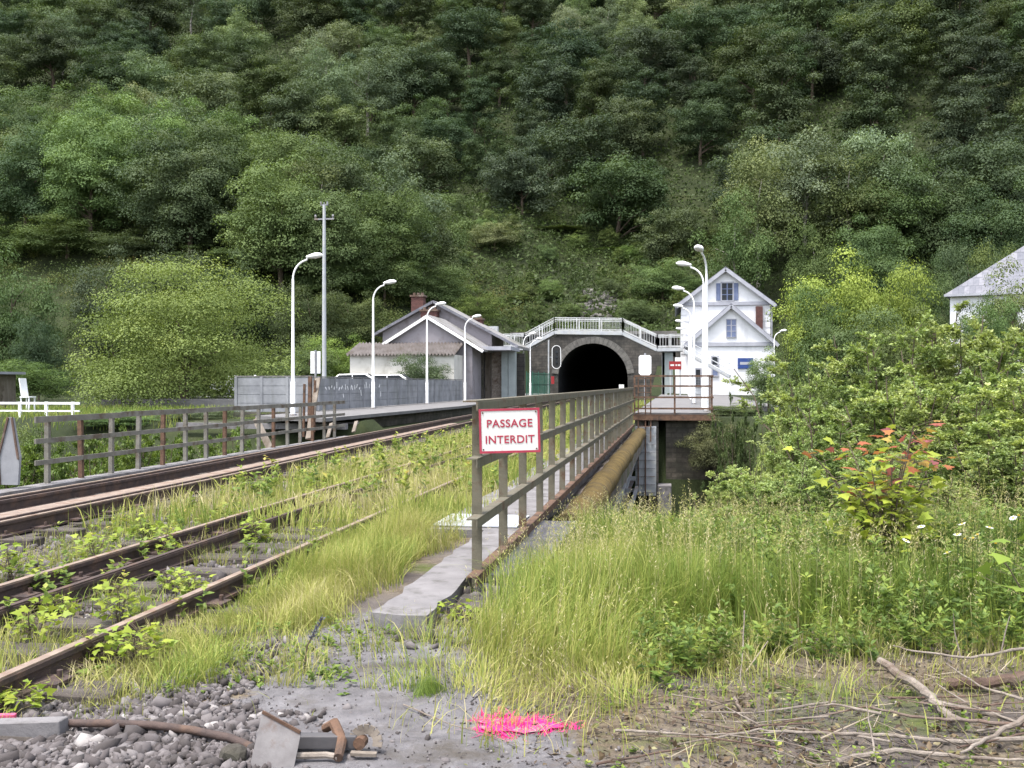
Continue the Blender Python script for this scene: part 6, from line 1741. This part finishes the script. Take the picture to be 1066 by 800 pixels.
# ------------------------------------------------------------------ dead branches and debris
def stick(pix, rad, label, mat='dead_wood', side=None, lift=.02, name='fallen_branch', taper=.35):
    r = random.Random(int(pix[0][0] * 7 + pix[0][1]))
    pts = [Pt(a, b) for i, (a, b) in enumerate([q[:2] for q in pix])]
    for p, q in zip(pts, pix): p.z = float(ter(p.x, p.y)) + lift + (q[2] if len(q) > 2 else 0)
    fine = []
    for i in range(len(pts) - 1):
        for k in range(6):
            f = k / 6; c = pts[i].lerp(pts[i + 1], f); fine.append(c + Vector((r.uniform(-1, 1), r.uniform(-1, 1), r.uniform(-.6, .6))) * rad * .35)
    fine.append(pts[-1]); n = len(fine); base = fine[0].copy()
    rad *= .7
    t = thing(name, label, 'branch', base)
    mb = MB(); mb.tube(fine, [rad * (1 - (1 - taper) * i / (n - 1)) * r.uniform(.9, 1.1) for i in range(n)], 8); mb.build('limb', M[mat], t, smooth=True)
    for sp in (side or []):
        i = int(sp[0] * (n - 1)); p = fine[i]; d = Vector(sp[1]); rr0 = rad * (1 - (1 - taper) * sp[0]) * .6
        q = [p, p + d * .5 + Vector((r.uniform(-.02, .02), r.uniform(-.02, .02), .01)), p + d]
        MB().tube(q, [rr0, rr0 * .75, rr0 * .3], 6).build('side_branch', M[mat], t, smooth=True)
    return t
stick([(918, 708, .05), (962, 732, .02), (985, 752, .0), (1000, 764, .0)], .034, 'thick grey forked branch with a broken end lying at the edge of the grass', side=[(.55, (.35, -.28, -.01))], lift=.04, taper=.7)
stick([(1075, 716, .03), (1030, 722, .02), (985, 718, 0)], .045, 'dark rotten log lying at the right edge against the grass', 'dark_wood', lift=.03, taper=.8, name='rotten_log')
stick([(1075, 700, .08), (1010, 706, .05), (950, 696, .04), (930, 688, .03)], .012, 'thin grey branch lying on top of the rotten log', side=[(.4, (-.03, .02, .22)), (.2, (.05, .03, .18))], lift=.05)
stick([(1075, 775, .05), (1010, 765, .03), (960, 762, .03), (900, 750, .03), (815, 762, .01)], .014, 'long brown curved branch crossing the debris at the lower right', 'dark_wood', lift=.03)
stick([(1075, 783, .03), (1000, 786, .02), (930, 778, .02), (850, 776, .02), (790, 772, .02), (700, 784, 0)], .016, 'longest straight grey branch along the bottom right', lift=.03)
stick([(1075, 768, .06), (1040, 780, .03), (1000, 800, .02)], .02, 'stout grey branch end in the bottom right corner', lift=.04)
stick([(870, 800, .01), (930, 792, .02), (1000, 796, .01), (1075, 800, .01)], .02, 'pale branch half buried along the bottom edge', lift=.02)
stick([(1066, 745, .03), (1020, 735, .05), (985, 712, .06)], .011, 'slim pale branch slanting across the debris near the log', lift=.04)
stick([(1060, 765, .02), (1010, 748, .03), (975, 725, .03)], .009, 'second slim pale branch slanting below the first', lift=.03)
stick([(700, 730, .01), (745, 742, .03), (790, 764, .02), (850, 790, .0)], .006, 'thin twig from the grass towards the bottom right', lift=.02)
stick([(775, 678, .22), (773, 700, .1), (770, 722, .01)], .006, 'upright dry twig standing in front of the green bank', 'dead_wood', lift=.01, side=[(.9, (-.08, -.02, .02))])
stick([(765, 735, .02), (775, 752, .01), (785, 757, .0)], .011, 'short pale broken twig on the bare soil', lift=.015)
stick([(420, 738, .0), (470, 762, .01), (510, 770, .0), (560, 790, .0)], .005, 'long thin straw twig lying across the path before the pink patch', lift=.02)
stick([(912, 800, .0), (905, 770, .05), (902, 760, .1)], .007, 'thin forked twig leaning up at the bottom right', lift=.02)
stick([(620, 800, .0), (700, 790, .02), (760, 775, .01)], .008, 'brown twig on the soil right of the pink patch', 'dark_wood', lift=.015)
stick([(700, 752, .01), (780, 768, .01), (850, 800, .01)], .006, 'thin brown twig crossing the bare soil', 'dark_wood', lift=.015)
rb = random.Random(17)
BR = [('grey', 'dead_wood'), ('brown', 'dark_wood')]
WHERE = ['under the forked branch', 'across the long straight branch', 'in front of the rotten log', 'at the bottom edge, far right', 'beside the upright dry twig', 'right of the broken twig', 'below the slim pale branches', 'over the half buried branch', 'near the forked branch tip', 'at the edge of the leafy cover', 'left of the brush pile', 'along the top of the brush pile', 'on the bare soil near the pink patch', 'pointing out of the brush pile', 'crossing the brown curved branch', 'against the right edge', 'lowest in the brush pile', 'behind the long straight branch']
for i, wh in enumerate(WHERE):
    x0, y0 = rb.uniform(780, 1060), rb.uniform(728, 800)
    if 'pink' in wh: x0, y0 = 640, 770
    if 'left of' in wh: x0, y0 = 760, 780
    an = rb.uniform(-.35, .35) + (PI if rb.random() < .5 else 0); L = rb.uniform(70, 200)
    x1, y1 = x0 + L * math.cos(an), min(830, max(718, y0 + L * .5 * math.sin(an)))
    k = i % 2
    stick([(x0, y0, rb.uniform(0, .05)), ((x0 + x1) / 2 + rb.uniform(-8, 8), (y0 + y1) / 2 + rb.uniform(-9, 9), rb.uniform(0, .07)), (x1, y1, rb.uniform(0, .03))], rb.uniform(.004, .010),
          f'thin {BR[k][0]} fallen stick {wh}', BR[k][1], side=[(rb.uniform(.3, .7), (rb.uniform(-.15, .15), rb.uniform(-.08, .08), rb.uniform(.0, .07)))], lift=.02)
# fine litter of twigs
def litter():
    r = np.random.default_rng(91); n = 1500
    X = r.uniform(-1.0, 3.6, n); Y = r.uniform(3.5, 5.4, n); k = r.uniform(size=n) < sstep(-.9, .2, X) * (1 - .7 * sstep(-.1, .4, Y - np.interp(X, FXs, FYs))); X, Y = X[k], Y[k]; n = len(X)
    Z = ter(X, Y) + r.uniform(.003, .05, n); L = np.exp(r.normal(-2.6, .6, n)); a = r.uniform(0, PI, n); T = np.stack([np.cos(a), np.sin(a), r.normal(0, .22, n)], 1)
    P = np.stack([X, Y, Z], 1); s = unit(np.cross(T, np.array([0, 0, 1.]))); u = unit(np.cross(s, T)); w_ = (L * .012 + .0012)[:, None]
    v = []
    for e in (0, 1):
        c = P + T * (L * e)[:, None]
        for j in range(3): v.append(c + (s * math.cos(2.1 * j) + u * math.sin(2.1 * j)) * w_ * (1 - .4 * e))
    V = np.stack(v, 1).reshape(-1, 3); i = np.arange(n)[:, None] * 6
    F = np.concatenate([i + np.array([[j, (j + 1) % 3, (j + 1) % 3 + 3, j + 3]]) for j in range(3)], 1).reshape(-1, 4)
    M['twig'] = ramp_leaf('twig_litter', [(0, (.05, .038, .03)), (.6, (.12, .095, .072)), (1, (.3, .255, .19))], 0)
    tag(link('twig_litter', np_mesh('twig_litter', V, [F], M['twig'], np.repeat(r.uniform(0, 1, n), 3))), kind='stuff')
    n = 9000; X = r.uniform(-.9, 4.2, n); Y = r.uniform(3.5, 5.5, n); k = (r.uniform(size=n) < sstep(-.9, .1, X) * (.45 + .55 * vnoise(X, Y, .4, 55))); X, Y = X[k], Y[k]; n = len(X)
    P = np.stack([X, Y, ter(X, Y) + r.uniform(.002, .03, n)], 1); L = r.uniform(.015, .05, n)
    V, F = leaf_geo(P, r.normal(size=(n, 3)) * np.array([1, 1, .3]), unit(np.array([0, 0, 1.]) + r.normal(size=(n, 3)) * .5), L, L * .5, .2)
    M['dry'] = ramp_leaf('dead_leaves', [(0, (.05, .033, .022)), (.4, (.10, .07, .042)), (.65, (.17, .125, .07)), (.85, (.14, .17, .045)), (1, (.3, .26, .16))], .2)
    tag(link('leaf_litter', np_mesh('leaf_litter', V, [F], M['dry'], np.repeat(r.uniform(0, 1, n), 2))), kind='stuff')
litter()

# lower-left scrap: rusty rod in a concrete kerb beam, tilted steel plate, chain tensioner-like piece
def gp(px, py, dz=0): p = Pt(px, py); p.z = float(ter(p.x, p.y)) + dz; return p
a, b = gp(-40, 772, .05), gp(67, 769, .05)
tag(MB().bar(a, b, .075, .075).build('square_beam', M['concrete'], bevel=.004), 'grey square-section beam end lying on the gravel at the bottom left', 'beam')
a, b = gp(-30, 758, .035), gp(16, 757, .035)
tag(MB().bar(a, b, .03, .05).build('pink_strip', surf('pink_strip', (.5, .08, .16), (.62, .12, .2), 8, .7)), 'short pink painted strip behind the grey beam', 'strip')
pts = [gp(66, 766, .055), gp(110, 765, .05), gp(160, 766, .045), (gp(200, 770, .04)), gp(240, 776, .03), gp(262, 783, .02)]
tag(MB().tube(pts, .018, 10).build('rusty_rod', M['rail'], smooth=True), 'rusty curved rod running over the gravel from the grey beam', 'rod')
c = gp(285, 800, .0)
M['old_steel'] = surf('old_steel', (.13, .12, .12), (.21, .2, .2), 9, .85, stain=(.12, .08, .065), stain_scale=6, bump=.15, spec=.15)
tp_ = thing('steel_plate', 'tilted grey steel plate standing in the gravel at the bottom', 'plate', c)
R_t = Matrix.Rotation(.22, 3, 'Z') @ Matrix.Rotation(-.42, 3, 'X')
poly = [Vector((-.105, 0, -.06)), Vector((.07, 0, -.06)), Vector((.10, 0, .135)), (Vector((-.06, 0, .22)))]
MB().prism([c + R_t @ (q + Vector((.0, 0, 0))) for q in poly], R_t @ Vector((0, -.005, 0)), R_t @ Vector((0, .006, 0))).build('sheet', M['old_steel'], tp_)
mb = MB(); mb.bar(c + R_t @ Vector((-.06, -.008, .215)), c + R_t @ Vector((.097, -.008, .133)), .008, .012); mb.build('rusty_edge', M['rust'], tp_)
tn = thing('rail_clamp', 'rusty iron bar and clamp pieces lying beside the steel plate', 'iron fitting', gp(340, 785))
a, b = gp(300, 784, .05), gp(372, 784, .05)
MB().bar(a, b, .05, .055).build('bar', M['dark_steel'], tn, bevel=.004)
q = gp(348, 778, .10); MB().tube([gp(338, 776, .07), q, gp(356, 786, .06), gp(352, 797, .03)], [.02, .024, .022, .02], 8).build('hook', M['rust'], tn, smooth=True)
e = gp(380, 786, .05); pts = [e + Vector((.055 * math.cos(t), 0.02 * math.sin(t), .05 * math.sin(t))) for t in np.linspace(PI * .95, -.25, 9)]
mb = MB()
for p0, p1 in zip(pts[:-1], pts[1:]): mb.bar(p0, p1, .04, .008, up=(0, 1, 0))
mb.build('bent_strap', M['plank'], tn)
MB().tube([e + Vector((-.02, -.02, 0)), e + Vector((-.02, .03, 0))], .026, 10).build('bolt_head', M['rust'], tn)
MB().bar(gp(365, 792, .03), gp(392, 792, .025), .03, .012).build('flat_piece', M['plank'], tn)
tag(MB().tube([gp(300, 795, .03), gp(340, 794, .03), gp(352, 796, .03)], .014, 8).build('pale_rod', M['dead_wood'], smooth=True), 'pale rod lying below the iron bar', 'rod')
r_ = random.Random(2); bm = bmesh.new(); bmesh.ops.create_icosphere(bm, subdivisions=2, radius=.05)
for v in bm.verts: v.co *= r_.uniform(.8, 1.15); v.co.x *= 1.2; v.co.z *= .9
me = bpy.data.meshes.new('grey_rock'); bm.to_mesh(me); bm.free(); me.materials.append(M['rubble'])
o = link('grey_rock', me); o.location = gp(243, 792, .02); tag(o, 'angular grey rock left of the steel plate', 'rock')
